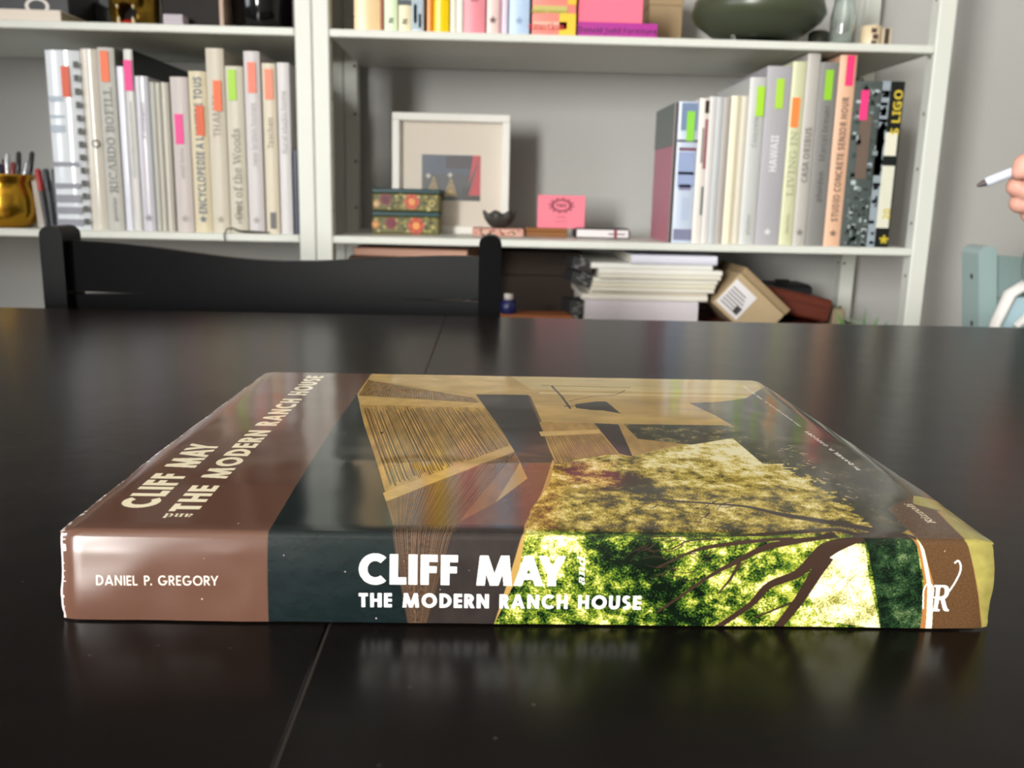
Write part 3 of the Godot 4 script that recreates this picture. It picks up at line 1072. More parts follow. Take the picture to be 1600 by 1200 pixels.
# ------------------------------------------------------------------ shelving
func shelving() -> void:
	var white := StandardMaterial3D.new()
	white.albedo_color = c8(220, 223, 215)
	white.roughness = 0.42
	for s in 2:
		var xl := -1.29 if s == 0 else -0.2885
		var xr := -0.2895 if s == 0 else 0.731
		var t := thing("shelving_unit", ["white open shelving unit on the left, holding pale books and a brass pot", "white open shelving unit on the right, with the framed picture on its shelf"][s], "shelf", Vector3((xl + xr) / 2, 0, SHELF_Z), 0.0, "")
		var hw := (xr - xl) / 2
		for side in [-1, 1]:
			var w := 0.0265
			if s == 1 and side == 1:
				w = 0.0285
			var x0 := -hw if side < 0 else hw - w
			for zz in [[0.0, -0.03], [-0.30, -0.335]]:
				var post := part("upright", box_mesh(Vector3(x0, 0, zz[1]), Vector3(x0 + w, 1.9, zz[0]), 0.002), white, t)
				# peg holes on the inner face and, on the rear posts, in front
				var st := st_new()
				for k in 18:
					var y := 0.30 + k * 0.088
					var xi := x0 + (w if side < 0 else 0.0)
					var sgn := 1.0 if side < 0 else -1.0
					var c := Vector3(xi + sgn * 0.0002, y, (zz[0] + zz[1]) / 2)
					var cf := Vector3(x0 + w * (0.8 if side < 0 else 0.2), y, zz[0] + 0.0002)
					for j in 10:
						var a := TAU * j / 10
						var a2 := TAU * (j + 1) / 10
						tri(st, c, c + Vector3(0, cos(a), sin(a)) * 0.003, c + Vector3(0, cos(a2), sin(a2)) * 0.003, Vector3(sgn, 0, 0))
						if zz[0] < -0.1:
							tri(st, cf, cf + Vector3(cos(a), sin(a), 0) * 0.0026, cf + Vector3(cos(a2), sin(a2), 0) * 0.0026, Vector3(0, 0, 1))
				part("peg_hole", done(st), mat(c8(60, 56, 50), 0.9), post).set_meta("kind", "stuff")
			for y in [0.14, 0.60, 1.40, 1.80]:
				part("rung", box_mesh(Vector3(x0 + 0.004, y, -0.30), Vector3(x0 + w - 0.004, y + 0.03, -0.03), 0.001), white, t)
		for y in [0.12, 0.47, SHELF_A, SHELF_B, 1.47]:
			var th := 0.0125 if y > 0.7 else 0.018
			var i0 := -hw + 0.027
			var i1 := hw - (0.027 if s == 0 else 0.029)
			part("shelf_board", box_mesh(Vector3(i0, y - th, -0.335), Vector3(i1, y, 0.0), 0.0018), white, t)

# ------------------------------------------------------------------ chairs
func make_chair(called: String, label: String, col: Color, at: Vector3, turn: float) -> Node3D:
	var t := thing(called, label, "chair", at, turn)
	var m := mat(col, 0.34, 0.0, 0.16 if col.get_luminance() < 0.2 else 0.4)
	var hw := 0.2475
	for s in [-1, 1]:
		var x0 := -hw if s < 0 else hw - 0.0245
		var poly := PackedVector2Array([Vector2(x0, 0), Vector2(x0 + 0.0245, 0)])
		for i in 11:
			var a := PI * i / 10.0
			poly.append(Vector2(x0 + 0.01225 + cos(a) * 0.01225, 0.806 + sin(a) * 0.010))
		var st := st_new()
		prism(st, poly, -0.045, 0.0)
		var post := part("post", done(st), m, t)
		var sc := st_new()
		for y in [0.775, 0.71]:
			var xo := x0 if s < 0 else x0 + 0.0245
			var c := Vector3(xo + s * 0.0004, y, -0.018)
			for j in 10:
				var a := TAU * j / 10
				var a2 := TAU * (j + 1) / 10
				tri(sc, c, c + Vector3(0, cos(a), sin(a)) * 0.004, c + Vector3(0, cos(a2), sin(a2)) * 0.004, Vector3(s, 0, 0))
		part("screw_cap", done(sc), mat(Color(col.r * 0.45, col.g * 0.45, col.b * 0.45), 0.5), post)
	var rail := func(top, bottom, th: float, n: String):
		var st := st_new()
		st.set_smooth_group(0)
		var N := 28
		var pr := []
		for i in N + 1:
			var q := lerpf(-1.0, 1.0, float(i) / N)
			var x := q * (hw - 0.022)
			var z := -0.012 - 0.030 * (1.0 - q * q)
			pr.append([Vector3(x, bottom.call(q), z), Vector3(x, top.call(q), z), Vector3(x, top.call(q), z - th), Vector3(x, bottom.call(q), z - th)])
		for i in N:
			for e in 4:
				st.set_smooth_group(e + 1)
				var f := (e + 1) % 4
				var out: Vector3 = [Vector3(0, 0, 1), Vector3(0, 1, 0), Vector3(0, 0, -1), Vector3(0, -1, 0)][e]
				quad(st, pr[i][e], pr[i][f], pr[i + 1][f], pr[i + 1][e], out)
		part(n, done(st), m, t)
	rail.call(func(q): return 0.7805 + (0.0195 if q < 0.0 else 0.0115) * smoothstep(0.0, 1.0, absf(q)), func(q): return 0.7415 + maxf(0.0, 0.0052 * (q * q - 0.28)), 0.016, "top_rail")
	rail.call(func(_q): return 0.7418, func(_q): return 0.690, 0.016, "lower_rail")
	part("seat", box_mesh(Vector3(-hw + 0.02, 0.435, -0.03), Vector3(hw - 0.02, 0.455, 0.40), 0.006), m, t)
	for s in [-1, 1]:
		part("leg", box_mesh(Vector3(s * 0.215 - 0.014, 0, 0.35), Vector3(s * 0.215 + 0.014, 0.435, 0.38), 0.002), m, t)
		part("stretcher", box_mesh(Vector3(s * 0.228 - 0.008, 0.2, -0.01), Vector3(s * 0.228 + 0.008, 0.235, 0.352), 0.002), m, t)
	return t

func rake(chair: Node3D, a: float) -> void:
	# a back whose posts lean sideways
	for k in chair.get_children():
		if str(k.name).begins_with("post"):
			var b: AABB = k.mesh.get_aabb()
			var pv := Vector3(b.get_center().x, 0.45, 0)
			var bs := Basis(Vector3(0, 0, 1), a)
			k.transform = Transform3D(bs, pv - bs * pv)
		elif str(k.name).ends_with("rail"):
			k.position.x -= sin(a) * 0.31

func black_chair() -> void:
	make_chair("dining_chair", "black wooden chair with a dipped top rail, pushed to the far side of the table", c8(15, 15, 16), Vector3(-0.237, 0, -0.982), 0.0)

# ------------------------------------------------------------------ books on the shelves
var cover_meshes := {}

# o: text, tc (text colour), ts (cap height), ty (centre height share), tab, tabc, taby, prints, rough, cov (board colour), paper, depth, round, serif
func book(called: String, label: String, group: String, x0: float, x1: float, y: float, h: float, zf: float, col: Color, o := {}) -> Node3D:
	var w := x1 - x0 - 0.0004
	var depth: float = o.get("depth", minf(h * 0.82, 0.25))
	var t := thing(called, label, "book", Vector3((x0 + x1) / 2, y, zf), o.get("turn", 0.0), group)
	var rough: float = o.get("rough", 0.42)
	var m := mat(col, rough)
	var hard: bool = o.get("hard", w > 0.018)
	var bt := minf(0.0024 if hard else 0.0008, w * 0.2)
	var bulge: float = o.get("round", minf(w * 0.10, 0.0025))
	var pz := 0.003 if hard else 0.0005
	# spine strip, softly rounded
	var st := st_new()
	var N := 8
	st.set_smooth_group(1)
	var xs := []
	for i in N + 1:
		var q := lerpf(-1.0, 1.0, float(i) / N)
		xs.append(Vector2(q * w / 2, bulge * (1.0 - q * q)))
	for i in N:
		var a: Vector2 = xs[i]
		var b: Vector2 = xs[i + 1]
		quad(st, Vector3(a.x, 0, a.y), Vector3(b.x, 0, b.y), Vector3(b.x, h, b.y), Vector3(a.x, h, a.y), Vector3(a.x + b.x, 0, w))
	st.set_smooth_group(-1)
	for i in N:
		var a: Vector2 = xs[i]
		var b: Vector2 = xs[i + 1]
		for yy in [0.0, h]:
			quad(st, Vector3(a.x, yy, a.y), Vector3(b.x, yy, b.y), Vector3(b.x, yy, -bt * 1.5), Vector3(a.x, yy, -bt * 1.5), Vector3(0, 1 if yy > 0 else -1, 0))
	quad(st, Vector3(-w / 2, 0, -bt * 1.5), Vector3(w / 2, 0, -bt * 1.5), Vector3(w / 2, h, -bt * 1.5), Vector3(-w / 2, h, -bt * 1.5), Vector3(0, 0, -1))
	part("spine", done(st), m, t)
	var bm := mat(o.get("cov", col), rough)
	for s in [-1, 1]:
		var xa := -w / 2 if s < 0 else w / 2 - bt
		part("cover_board", box_mesh(Vector3(xa, 0, -depth), Vector3(xa + bt, h, 0.0), minf(0.0005, bt * 0.3)), bm, t)
	part("page_block", box_mesh(Vector3(-w / 2 + bt, pz, -depth + pz), Vector3(w / 2 - bt, h - pz, -bt * 1.5), 0.0002), mat(o.get("paper", c8(226, 220, 206)), 0.9), t)
	var zp := bulge + 0.0003
	if o.has("prints"):
		var list := []
		for p in o.prints:
			list.append([(p[0] - 0.5) * w, p[1] * h, (p[2] - 0.5) * w, p[3] * h, p[4]])
		part("spine_print", patches(list, zp), print_mat, t)
	if o.has("text"):
		var cap: float = o.get("ts", minf(w * 0.45, 0.013))
		var me := text_mesh(o.text, cap, o.get("bold", true), o.get("serif", false))
		var l := part("lettering", me, mat(o.get("tc", c8(70, 66, 62)), 0.6), t, Vector3(0, h * o.get("ty", 0.5), zp + 0.0002))
		l.rotation.z = PI / 2
		var len := me.get_aabb().size.x
		if o.has("tl"):
			l.scale = Vector3(o.tl / maxf(len, 0.001), 1, 1)
	if o.has("text2"):
		var l := part("lettering", text_mesh(o.text2, o.get("ts2", 0.006)), mat(o.get("tc2", o.get("tc", c8(90, 86, 82))), 0.6), t, Vector3(0, h * o.get("ty2", 0.12), zp + 0.0002))
		l.rotation.z = PI / 2
	if o.has("mark"):
		var l := part("publisher_mark", text_mesh("*", 0.016), mat(o.get("tc", c8(120, 114, 108)), 0.6), t, Vector3(0, 0.018, zp + 0.0002))
		l.scale = Vector3.ONE
	if o.has("tab"):
		var ty: float = o.taby * h
		var tx: float = o.get("tabx", 0.0) * w
		var tb := part("index_tab", box_mesh(Vector3(tx - 0.0065, ty - 0.0235, zp + 0.0003), Vector3(tx + 0.0065, ty + 0.0235, zp + 0.0009), 0.0002), mat(o.tab, 0.5), t)
		tb.set_meta("label", "coloured sticky index tab")
	return t

const ORANGE := Color(0.98, 0.48, 0.30)
const PINK := Color(0.97, 0.24, 0.58)
const LIME := Color(0.66, 0.86, 0.20)

func left_shelf_books() -> void:
	var y := SHELF_A
	var g := "books standing on the lower left shelf"
	var zf := -1.52
	var B := func(label, x0, x1, h, col, o := {}): return book("shelf_book", label, g, x0, x1, y, h, zf + o.get("dz", 0.0), col, o)
	var bars := []
	for r in [[0.02, 0.06], [0.09, 0.13], [0.155, 0.20], [0.235, 0.265], [0.36, 0.385]]:
		bars.append([0.03, r[0], 0.80, r[1], c8(142, 144, 156)])
	for k in 13:
		bars.append([0.84, 0.03 + k * 0.073, 0.99, 0.065 + k * 0.073, c8(60, 60, 54)])
	for r in [[0.55, 0.59], [0.63, 0.645], [0.72, 0.75]]:
		bars.append([0.06, r[0], 0.5, r[1], c8(176, 190, 204)])
	B.call("thick glossy white book with grey bars and dark ticks along its spine", -0.716, -0.6615, 0.2805, c8(232, 238, 244), {"prints": bars, "rough": 0.12, "tab": c8(226, 100, 70), "taby": 0.83, "tabx": 0.1, "round": 0.006})
	var l2 = B.call("cream glossy book with a small round emblem halfway up its spine", -0.6605, -0.6342, 0.2835, c8(222, 216, 204), {"rough": 0.15, "round": 0.004})
	var stt := st_new()
	for j in 20:
		var a := TAU * j / 20
		var a2 := TAU * (j + 1) / 20
		for r in [[0.0045, 0.0065]]:
			quad(stt, Vector3(cos(a) * r[0], sin(a) * r[0], 0), Vector3(cos(a) * r[1], sin(a) * r[1], 0), Vector3(cos(a2) * r[1], sin(a2) * r[1], 0), Vector3(cos(a2) * r[0], sin(a2) * r[0], 0), Vector3(0, 0, 1))
	part("emblem", done(stt), mat(c8(50, 50, 50), 0.5), l2, Vector3(0.004, 0.138, 0.0045))
	B.call("tall grey book lettered RICARDO BOFILL with an orange tab", -0.634, -0.6068, 0.2865, c8(192, 190, 182), {"text": "RICARDO BOFILL", "tc": c8(140, 142, 138), "ts": 0.0125, "tl": 0.165, "ty": 0.50, "serif": true, "tab": ORANGE, "taby": 0.90, "tabx": -0.05, "text2": "gestalten"})
	B.call("thin white book between the grey BOFILL book and the black-covered one", -0.6045, -0.5928, 0.2585, c8(226, 228, 238), {"rough": 0.18})
	B.call("tall slim book with a pale spine, black covers and a pink tab at its top", -0.5923, -0.578, 0.285, c8(214, 212, 208), {"cov": c8(18, 26, 25), "tab": PINK, "taby": 0.86, "tabx": -0.05, "prints": [[0.3, 0.3, 0.62, 0.72, c8(176, 182, 176)]], "depth": 0.27, "hard": true, "rough": 0.3})
	B.call("pale lilac book with tiny vertical lettering, right of the pink-tabbed slim book", -0.577, -0.556, 0.2445, c8(206, 204, 212), {"rough": 0.22, "text": "in conversation", "ts": 0.0055, "tc": c8(150, 148, 158), "ty": 0.72, "mark": 1})
	B.call("thin magazine with a teal edge, first of the three low grey ones", -0.5552, -0.5458, 0.236, c8(186, 184, 174), {"prints": [[0.0, 0.0, 0.14, 1.0, c8(90, 120, 124)]]})
	B.call("thin grey-beige magazine in the middle of the three low grey ones", -0.5452, -0.537, 0.2355, c8(196, 192, 178), {"prints": [[0.7, 0.0, 0.95, 1.0, c8(150, 146, 132)]]})
	B.call("thin grey magazine with a white line, last of the three low grey ones", -0.5367, -0.5235, 0.236, c8(180, 175, 162), {"prints": [[0.3, 0.0, 0.45, 1.0, c8(232, 228, 216)]]})
	B.call("pinkish grey book with a pink tab two thirds of the way up", -0.521, -0.4928, 0.245, c8(204, 194, 190), {"tab": PINK, "taby": 0.67, "tabx": -0.08, "mark": 1, "text": "small forms", "ts": 0.006, "tc": c8(170, 162, 160), "ty": 0.45})
	B.call("cream book with big blue-grey capitals and an orange tab", -0.4915, -0.4628, 0.2545, c8(216, 204, 172), {"text": "ENCYCLOPEDIE A LUMIERE TOUS", "tc": c8(92, 106, 120), "ts": 0.0125, "tl": 0.215, "ty": 0.54, "tab": c8(226, 92, 40), "taby": 0.70, "tabx": 0.08, "mark": 1})
	B.call("tallest cream-grey book with an orange tab and faint grey capitals", -0.4624, -0.434, 0.290, c8(208, 200, 182), {"text": "THAMES", "tc": c8(166, 156, 138), "ts": 0.012, "ty": 0.64, "tab": c8(250, 110, 56), "taby": 0.75, "tabx": 0.1, "mark": 1})
	B.call("beige book lettered Out of the Woods with a lime tab", -0.4328, -0.404, 0.2635, c8(206, 200, 182), {"text": "Out of the Woods", "tc": c8(150, 144, 132), "ts": 0.0125, "tl": 0.145, "ty": 0.36, "serif": true, "tab": LIME, "taby": 0.89, "tabx": -0.1, "text2": "phaidon"})
	B.call("tall pale lilac book with an orange tab, third from the right end of the row", -0.4025, -0.3768, 0.287, c8(210, 204, 204), {"text": "new british homes", "tc": c8(166, 160, 162), "ts": 0.0085, "ty": 0.55, "tab": c8(252, 130, 104), "taby": 0.86, "mark": 1, "bold": false})
	B.call("cream book with an orange tab and a dark label at the foot of its spine", -0.374, -0.3518, 0.2695, c8(214, 204, 182), {"prints": [[0.3, 0.03, 0.75, 0.13, c8(70, 66, 60)]], "text": "Taschen", "tc": c8(170, 158, 136), "ts": 0.009, "ty": 0.60, "tab": c8(252, 140, 108), "taby": 0.88})
	B.call("pale lilac-white book with faint vertical lettering, beside the navy one", -0.350, -0.3305, 0.271, c8(214, 210, 210), {"text": "Rural studio home", "tc": c8(160, 156, 160), "ts": 0.0085, "ty": 0.66, "bold": false})
	B.call("short navy blue book at the right end of the left row", -0.3292, -0.3185, 0.136, c8(34, 44, 66), {"depth": 0.12})

func right_shelf_books() -> void:
	var y := SHELF_A
	var g := "books standing on the lower right shelf"
	var zf := -1.52
	var B := func(label, x0, x1, h, col, o := {}): return book("shelf_book", label, g, x0, x1, y, h, zf + o.get("dz", 0.0), col, o)
	var b1 = B.call("slim book with a pink and slate cover facing left", 0.2945, 0.3005, 0.226, c8(78, 70, 68), {"cov": c8(186, 116, 134), "depth": 0.17, "hard": true})
	part("cover_print", box_mesh(Vector3(-0.0035, 0.158, -0.17), Vector3(-0.0029, 0.226, -0.001), 0.0), mat(c8(112, 120, 116), 0.5), b1)
	B.call("pale blue book with a dark band, grey panels and a lime tab", 0.301, 0.3345, 0.2275, c8(196, 208, 226), {"prints": [[0.12, 0.80, 0.9, 0.99, c8(120, 138, 170)], [0.0, 0.72, 1.0, 0.735, c8(74, 64, 78)], [0.1, 0.66, 0.95, 0.68, c8(110, 58, 76)], [0.1, 0.40, 0.9, 0.65, c8(150, 166, 204)], [0.1, 0.49, 0.9, 0.51, c8(112, 122, 160)], [0.2, 0.38, 0.8, 0.42, c8(130, 130, 165)], [0.05, 0.02, 0.95, 0.10, c8(126, 128, 156)], [0.4, 0.16, 0.75, 0.33, c8(176, 190, 214)]], "tab": c8(140, 214, 70), "taby": 0.83, "tabx": 0.1, "rough": 0.25})
	B.call("white book with a dark and dusty red picture strip down its spine", 0.3349, 0.3505, 0.2335, c8(226, 220, 212), {"prints": [[0.55, 0.90, 0.98, 0.985, c8(50, 34, 32)], [0.66, 0.52, 0.98, 0.86, c8(150, 96, 98)], [0.4, 0.56, 0.6, 0.80, c8(130, 122, 120)], [0.68, 0.20, 0.92, 0.40, c8(110, 116, 116)]]})
	B.call("thin pale grey magazine just right of the red picture strip", 0.3507, 0.3625, 0.2365, c8(212, 210, 208), {})
	B.call("thin blue-grey magazine, second of the thin ones", 0.3627, 0.3738, 0.236, c8(188, 192, 194), {})
	B.call("thin brown-grey magazine left of the cream yellow book", 0.374, 0.3855, 0.2355, c8(172, 166, 160), {})
	B.call("cream yellow book with double pale stripes", 0.3862, 0.4035, 0.2385, c8(234, 226, 198), {"prints": [[0.62, 0.0, 0.78, 1.0, c8(186, 178, 158)]]})
	B.call("thin ivory magazine squeezed right of the cream yellow book", 0.4038, 0.414, 0.2385, c8(214, 208, 192), {})
	B.call("pale grey book with a lime tab and faint lettering, left of the wide lilac-grey one", 0.4144, 0.4405, 0.268, c8(196, 198, 196), {"text": "Concrete", "tc": c8(150, 156, 154), "ts": 0.008, "ty": 0.68, "tab": LIME, "taby": 0.86, "tabx": 0.2, "text2": "phaidon"})
	B.call("wide lilac-grey book with white lettering and a lime tab", 0.4412, 0.4815, 0.286, c8(172, 170, 176), {"text": "HAWAII", "tc": c8(226, 226, 230), "ts": 0.0125, "tl": 0.058, "ty": 0.52, "tab": c8(172, 216, 66), "taby": 0.85, "tabx": 0.05, "mark": 1})
	B.call("pale yellow-green book lettered LIVING IN with an orange tab", 0.4823, 0.5048, 0.294, c8(206, 208, 172), {"text": "LIVING IN", "tc": c8(168, 172, 140), "ts": 0.012, "tl": 0.105, "ty": 0.45, "serif": true, "tab": c8(252, 140, 70), "taby": 0.73, "tabx": -0.1, "text2": "taschen"})
	B.call("tallest pale grey book with thin grey capitals", 0.5053, 0.5266, 0.3075, c8(186, 182, 176), {"text": "CASA ORIBUS", "tc": c8(122, 118, 114), "ts": 0.0105, "tl": 0.088, "ty": 0.48, "mark": 1})
	B.call("medium grey book with dark lettering and a lime tab", 0.5270, 0.5578, 0.294, c8(132, 131, 129), {"text": "Marcel breuer", "tc": c8(92, 90, 88), "ts": 0.010, "ty": 0.62, "tab": c8(146, 204, 50), "taby": 0.88, "tabx": 0.0, "text2": "phaidon", "ts2": 0.009, "ty2": 0.33, "bold": false})
	B.call("salmon pink book with dark outlined capitals and a hot pink tab", 0.5584, 0.5862, 0.306, c8(228, 184, 154), {"text": "STUDIO CONCRETE SENIOR HOUR", "tc": c8(110, 88, 78), "ts": 0.011, "tl": 0.20, "ty": 0.46, "tab": c8(255, 60, 120), "taby": 0.92, "tabx": 0.1, "mark": 1})
	var pr := [[0.28, 0.42, 0.72, 0.80, c8(112, 96, 86)]]
	for i in 150:
		var px := rng.randf_range(0.0, 0.9)
		var py := rng.randf_range(0.0, 0.96)
		if px > 0.24 and px < 0.70 and py > 0.38 and py < 0.78:
			continue
		pr.append([px, py, px + rng.randf_range(0.04, 0.2), py + rng.randf_range(0.008, 0.03), [c8(40, 48, 46), c8(98, 108, 106), c8(190, 202, 204), c8(66, 78, 74), c8(140, 152, 152)][i % 5]])
	B.call("black and white photo-covered book with a brown block and a pink tab", 0.5870, 0.6305, 0.266, c8(82, 90, 88), {"prints": pr, "tab": c8(240, 60, 130), "taby": 0.86, "tabx": -0.12, "rough": 0.3, "depth": 0.2})
	var p2 := [[0.0, 0.0, 0.36, 1.0, c8(150, 162, 170)], [0.36, 0.12, 0.92, 0.5, c8(222, 222, 204)], [0.34, 0.5, 0.95, 0.56, c8(28, 32, 30)], [0.36, 0.56, 0.9, 0.70, c8(230, 228, 208)], [0.0, 0.44, 0.3, 0.72, c8(40, 62, 50)]]
	for i in 40:
		var py := rng.randf_range(0.0, 0.94)
		p2.append([rng.randf_range(0.0, 0.2), py, rng.randf_range(0.22, 0.36), py + 0.02, [c8(200, 210, 216), c8(60, 72, 72), c8(120, 134, 138)][i % 3]])
	var b16 = B.call("black book with yellow lettering and a white pod picture, right end of the row", 0.6312, 0.6690, 0.2675, c8(30, 32, 30), {"prints": p2, "text": "S LIGO", "tc": c8(214, 190, 60), "ts": 0.014, "tl": 0.07, "ty": 0.82, "rough": 0.3, "depth": 0.2, "round": 0.001})
	b16.get_node("lettering").position.x = 0.009
	var l := part("lettering", text_mesh("20", 0.012), mat(c8(206, 186, 50), 0.6), b16, Vector3(0.010, 0.055, 0.0016))
	l.rotation.z = PI / 2
	part("lettering", text_mesh("*", 0.022), mat(c8(206, 186, 50), 0.6), b16, Vector3(0.010, 0.008, 0.0016))

func top_row() -> void:
	var y := SHELF_B
	var g := "colourful books on the upper right shelf"
	var B := func(label, x0, x1, h, col, o := {}): return book("shelf_book", label, g, x0, x1, y, h, -1.515, col, o)
	B.call("wide peach book at the left end of the upper row", -0.2245, -0.183, 0.24, c8(240, 208, 158), {"rough": 0.3})
	B.call("very thin rust brown book beside the peach one", -0.1827, -0.1778, 0.235, c8(150, 70, 34), {})
	B.call("pale mint book with a round emblem at the foot of its spine", -0.1770, -0.1560, 0.22, c8(224, 240, 204), {"text": "N", "tc": c8(70, 80, 70), "ts": 0.008, "ty": 0.075, "text2": "sottsass", "ty2": 0.33})
	B.call("cream book with a black and white photograph and dark band above its emblem", -0.1545, -0.1345, 0.21, c8(238, 228, 192), {"text": "N", "tc": c8(70, 70, 64), "ts": 0.008, "ty": 0.075, "prints": [[0.0, 0.19, 1.0, 0.23, c8(50, 64, 70)], [0.0, 0.23, 1.0, 0.9, c8(200, 206, 196)], [0.1, 0.3, 0.4, 0.5, c8(110, 120, 116)]]})
	B.call("white and blue-grey sketch-patterned book left of the orange one", -0.1342, -0.1145, 0.23, c8(206, 218, 224), {"prints": [[0.1, 0.02, 0.9, 0.22, c8(160, 178, 190)], [0.2, 0.06, 0.45, 0.18, c8(110, 128, 140)], [0.6, 0.03, 0.8, 0.12, c8(90, 104, 116)]]})
	B.call("thin amber orange book left of the bright yellow one", -0.1100, -0.0992, 0.25, c8(222, 132, 14), {"rough": 0.3})
	B.call("bright yellow book with an olive top, between amber and white spines", -0.0988, -0.0745, 0.25, c8(250, 208, 10), {"rough": 0.25, "prints": [[0.0, 0.20, 1.0, 0.26, c8(190, 160, 30)]]})
	B.call("thin cream book, left of a pair beside the yellow one", -0.0728, -0.0630, 0.21, c8(232, 228, 208), {})
	B.call("thin ivory book, right of a pair beside the pink one", -0.0626, -0.0528, 0.215, c8(240, 238, 226), {})
	B.call("wide rose pink book with dark vertical lettering", -0.0518, -0.0170, 0.235, c8(232, 142, 154), {"text": "PARADISE", "tc": c8(150, 70, 84), "ts": 0.012, "ty": 0.36, "text2": "", "bold": false})
	B.call("blush pink book with a dark dot near its foot", -0.0150, 0.0045, 0.22, c8(240, 208, 202), {"mark": 1, "tc": c8(90, 70, 72)})
	B.call("thin mauve book left of the white-lilac sliver", 0.0050, 0.0088, 0.215, c8(190, 140, 156), {})
	B.call("thin lilac white book left of the pale blue one", 0.0092, 0.0188, 0.21, c8(218, 206, 222), {})
	B.call("wide pale blue book with a small mark at its foot", 0.0205, 0.0530, 0.23, c8(186, 210, 238), {"mark": 1, "tc": c8(140, 164, 196)})
	var mp := []
	for r in [[0.05, 0.10, c8(240, 180, 160)], [0.16, 0.21, c8(196, 188, 110)], [0.34, 0.38, c8(190, 186, 96)], [0.56, 0.6, c8(200, 190, 110)]]:
		mp.append([0.02, r[0], 0.8, r[1], r[2]])
	mp.append([0.62, 0.0, 1.0, 0.16, c8(252, 200, 60)])
	mp.append([0.8, 0.22, 1.0, 0.44, c8(252, 190, 60)])
	var mb = B.call("very wide salmon and yellow patterned book with red lettering near its foot", 0.0572, 0.1270, 0.215, c8(244, 140, 128), {"prints": mp, "rough": 0.3, "round": 0.002})
	part("lettering", text_mesh("emotion", 0.0098, true, true), mat(c8(200, 40, 50), 0.5), mb, Vector3(-0.012, 0.014, 0.0028))
	part("lettering", text_mesh("graphic emergent", 0.0048), mat(c8(170, 160, 60), 0.5), mb, Vector3(-0.008, 0.037, 0.0028))
	part("lettering", text_mesh("interior age", 0.0065), mat(c8(170, 160, 60), 0.5), mb, Vector3(-0.005, 0.078, 0.0028))
	# two lying books
	var flat := func(called, label, lo, hi, col, text):
		var c := Vector3((lo.x + hi.x) / 2, lo.y, hi.z)
		var t := thing(called, label, "book", c)
		var w: float = hi.x - lo.x
		var h: float = hi.y - lo.y
		var d: float = hi.z - lo.z
		part("spine", box_mesh(Vector3(-w / 2, 0, -0.003), Vector3(w / 2, h, 0), 0.001), mat(col, 0.4), t)
		for yy in [0.0, h - 0.002]:
			part("cover_board", box_mesh(Vector3(-w / 2, yy, -d), Vector3(w / 2, yy + 0.002, -0.003), 0.0004), mat(col, 0.4), t)
		part("page_block", box_mesh(Vector3(-w / 2 + 0.003, 0.002, -d + 0.003), Vector3(w / 2 - 0.003, h - 0.002, -0.003), 0.0), mat(c8(230, 224, 210), 0.9), t)
		if text != "":
			part("lettering", text_mesh(text, 0.0085), mat(c8(96, 20, 90), 0.5), t, Vector3(0, h * 0.5, 0.0003))
	flat.call("lying_book", "purple book lying flat, lettered Donald Judd Furniture, under a pink one", Vector3(0.1305, y, -1.74), Vector3(0.259, y + 0.024, -1.52), c8(176, 50, 150), "Donald Judd Furniture")
	flat.call("lying_book", "thick bright pink book lying on top of the purple one", Vector3(0.1316, y + 0.0242, -1.72), Vector3(0.2345, y + 0.075, -1.523), c8(250, 118, 146), "")
	# dark green bowl on a black foot
	var bw := thing("footed_bowl", "large dark green glazed bowl on a black foot on the upper right shelf", "bowl", Vector3(0.441, y, -1.60))
	var st := st_new()
	lathe(st, [Vector2(0.0, 0.014), Vector2(0.05, 0.014), Vector2(0.078, 0.024), Vector2(0.104, 0.044), Vector2(0.111, 0.056), Vector2(0.106, 0.076), Vector2(0.088, 0.094), Vector2(0.06, 0.104), Vector2(0.057, 0.101), Vector2(0.09, 0.084), Vector2(0.10, 0.06), Vector2(0.07, 0.03), Vector2(0.0, 0.022)], 48)
	part("bowl_body", done(st), mat(c8(70, 76, 58), 0.32), bw)
	st = st_new()
	lathe(st, [Vector2(0.0, 0.0), Vector2(0.05, 0.0), Vector2(0.052, 0.003), Vector2(0.044, 0.015), Vector2(0.0, 0.015)], 36)
	part("foot", done(st), mat(c8(16, 16, 16), 0.15), bw)
	# things behind the bowl
	for b in [["kraft brown box standing behind the left of the green bowl", 0.275, 0.335, 0.12, c8(170, 146, 112), -1.74], ["taupe box standing behind the right of the green bowl", 0.478, 0.515, 0.14, c8(150, 132, 114), -1.72], ["grey-beige slim box right of the taupe one behind the bowl", 0.517, 0.54, 0.10, c8(168, 156, 140), -1.72]]:
		var k := thing("cardboard_box", b[0], "box", Vector3((b[1] + b[2]) / 2, y, b[5]))
		var w: float = (b[2] - b[1]) / 2
		part("body", box_mesh(Vector3(-w, 0, -0.05), Vector3(w, b[3] - 0.03, 0.03), 0.001), mat(b[4], 0.8), k)
		part("lid", box_mesh(Vector3(-w - 0.001, b[3] - 0.03, -0.051), Vector3(w + 0.001, b[3], 0.031), 0.001), mat(b[4], 0.75), k)
	# glass bottle and two small jars
	var gl := thing("glass_vase", "clear cut-glass vase with bright glints near the right end of the upper shelf", "vase", Vector3(0.572, y, -1.56))
	st = st_new()
	lathe(st, [Vector2(0.0, 0.0), Vector2(0.019, 0.0), Vector2(0.021, 0.004), Vector2(0.021, 0.05), Vector2(0.017, 0.07), Vector2(0.017, 0.13), Vector2(0.015, 0.13), Vector2(0.015, 0.07), Vector2(0.018, 0.05), Vector2(0.018, 0.008), Vector2(0.0, 0.006)], 12)
	var gm := StandardMaterial3D.new()
	gm.refraction_enabled = true
	gm.refraction_scale = 0.05
	gm.albedo_color = Color(0.97, 1.0, 0.99, 0.04)
	gm.transparency = BaseMaterial3D.TRANSPARENCY_ALPHA
	gm.roughness = 0.02
	part("body", done(st), gm, gl)
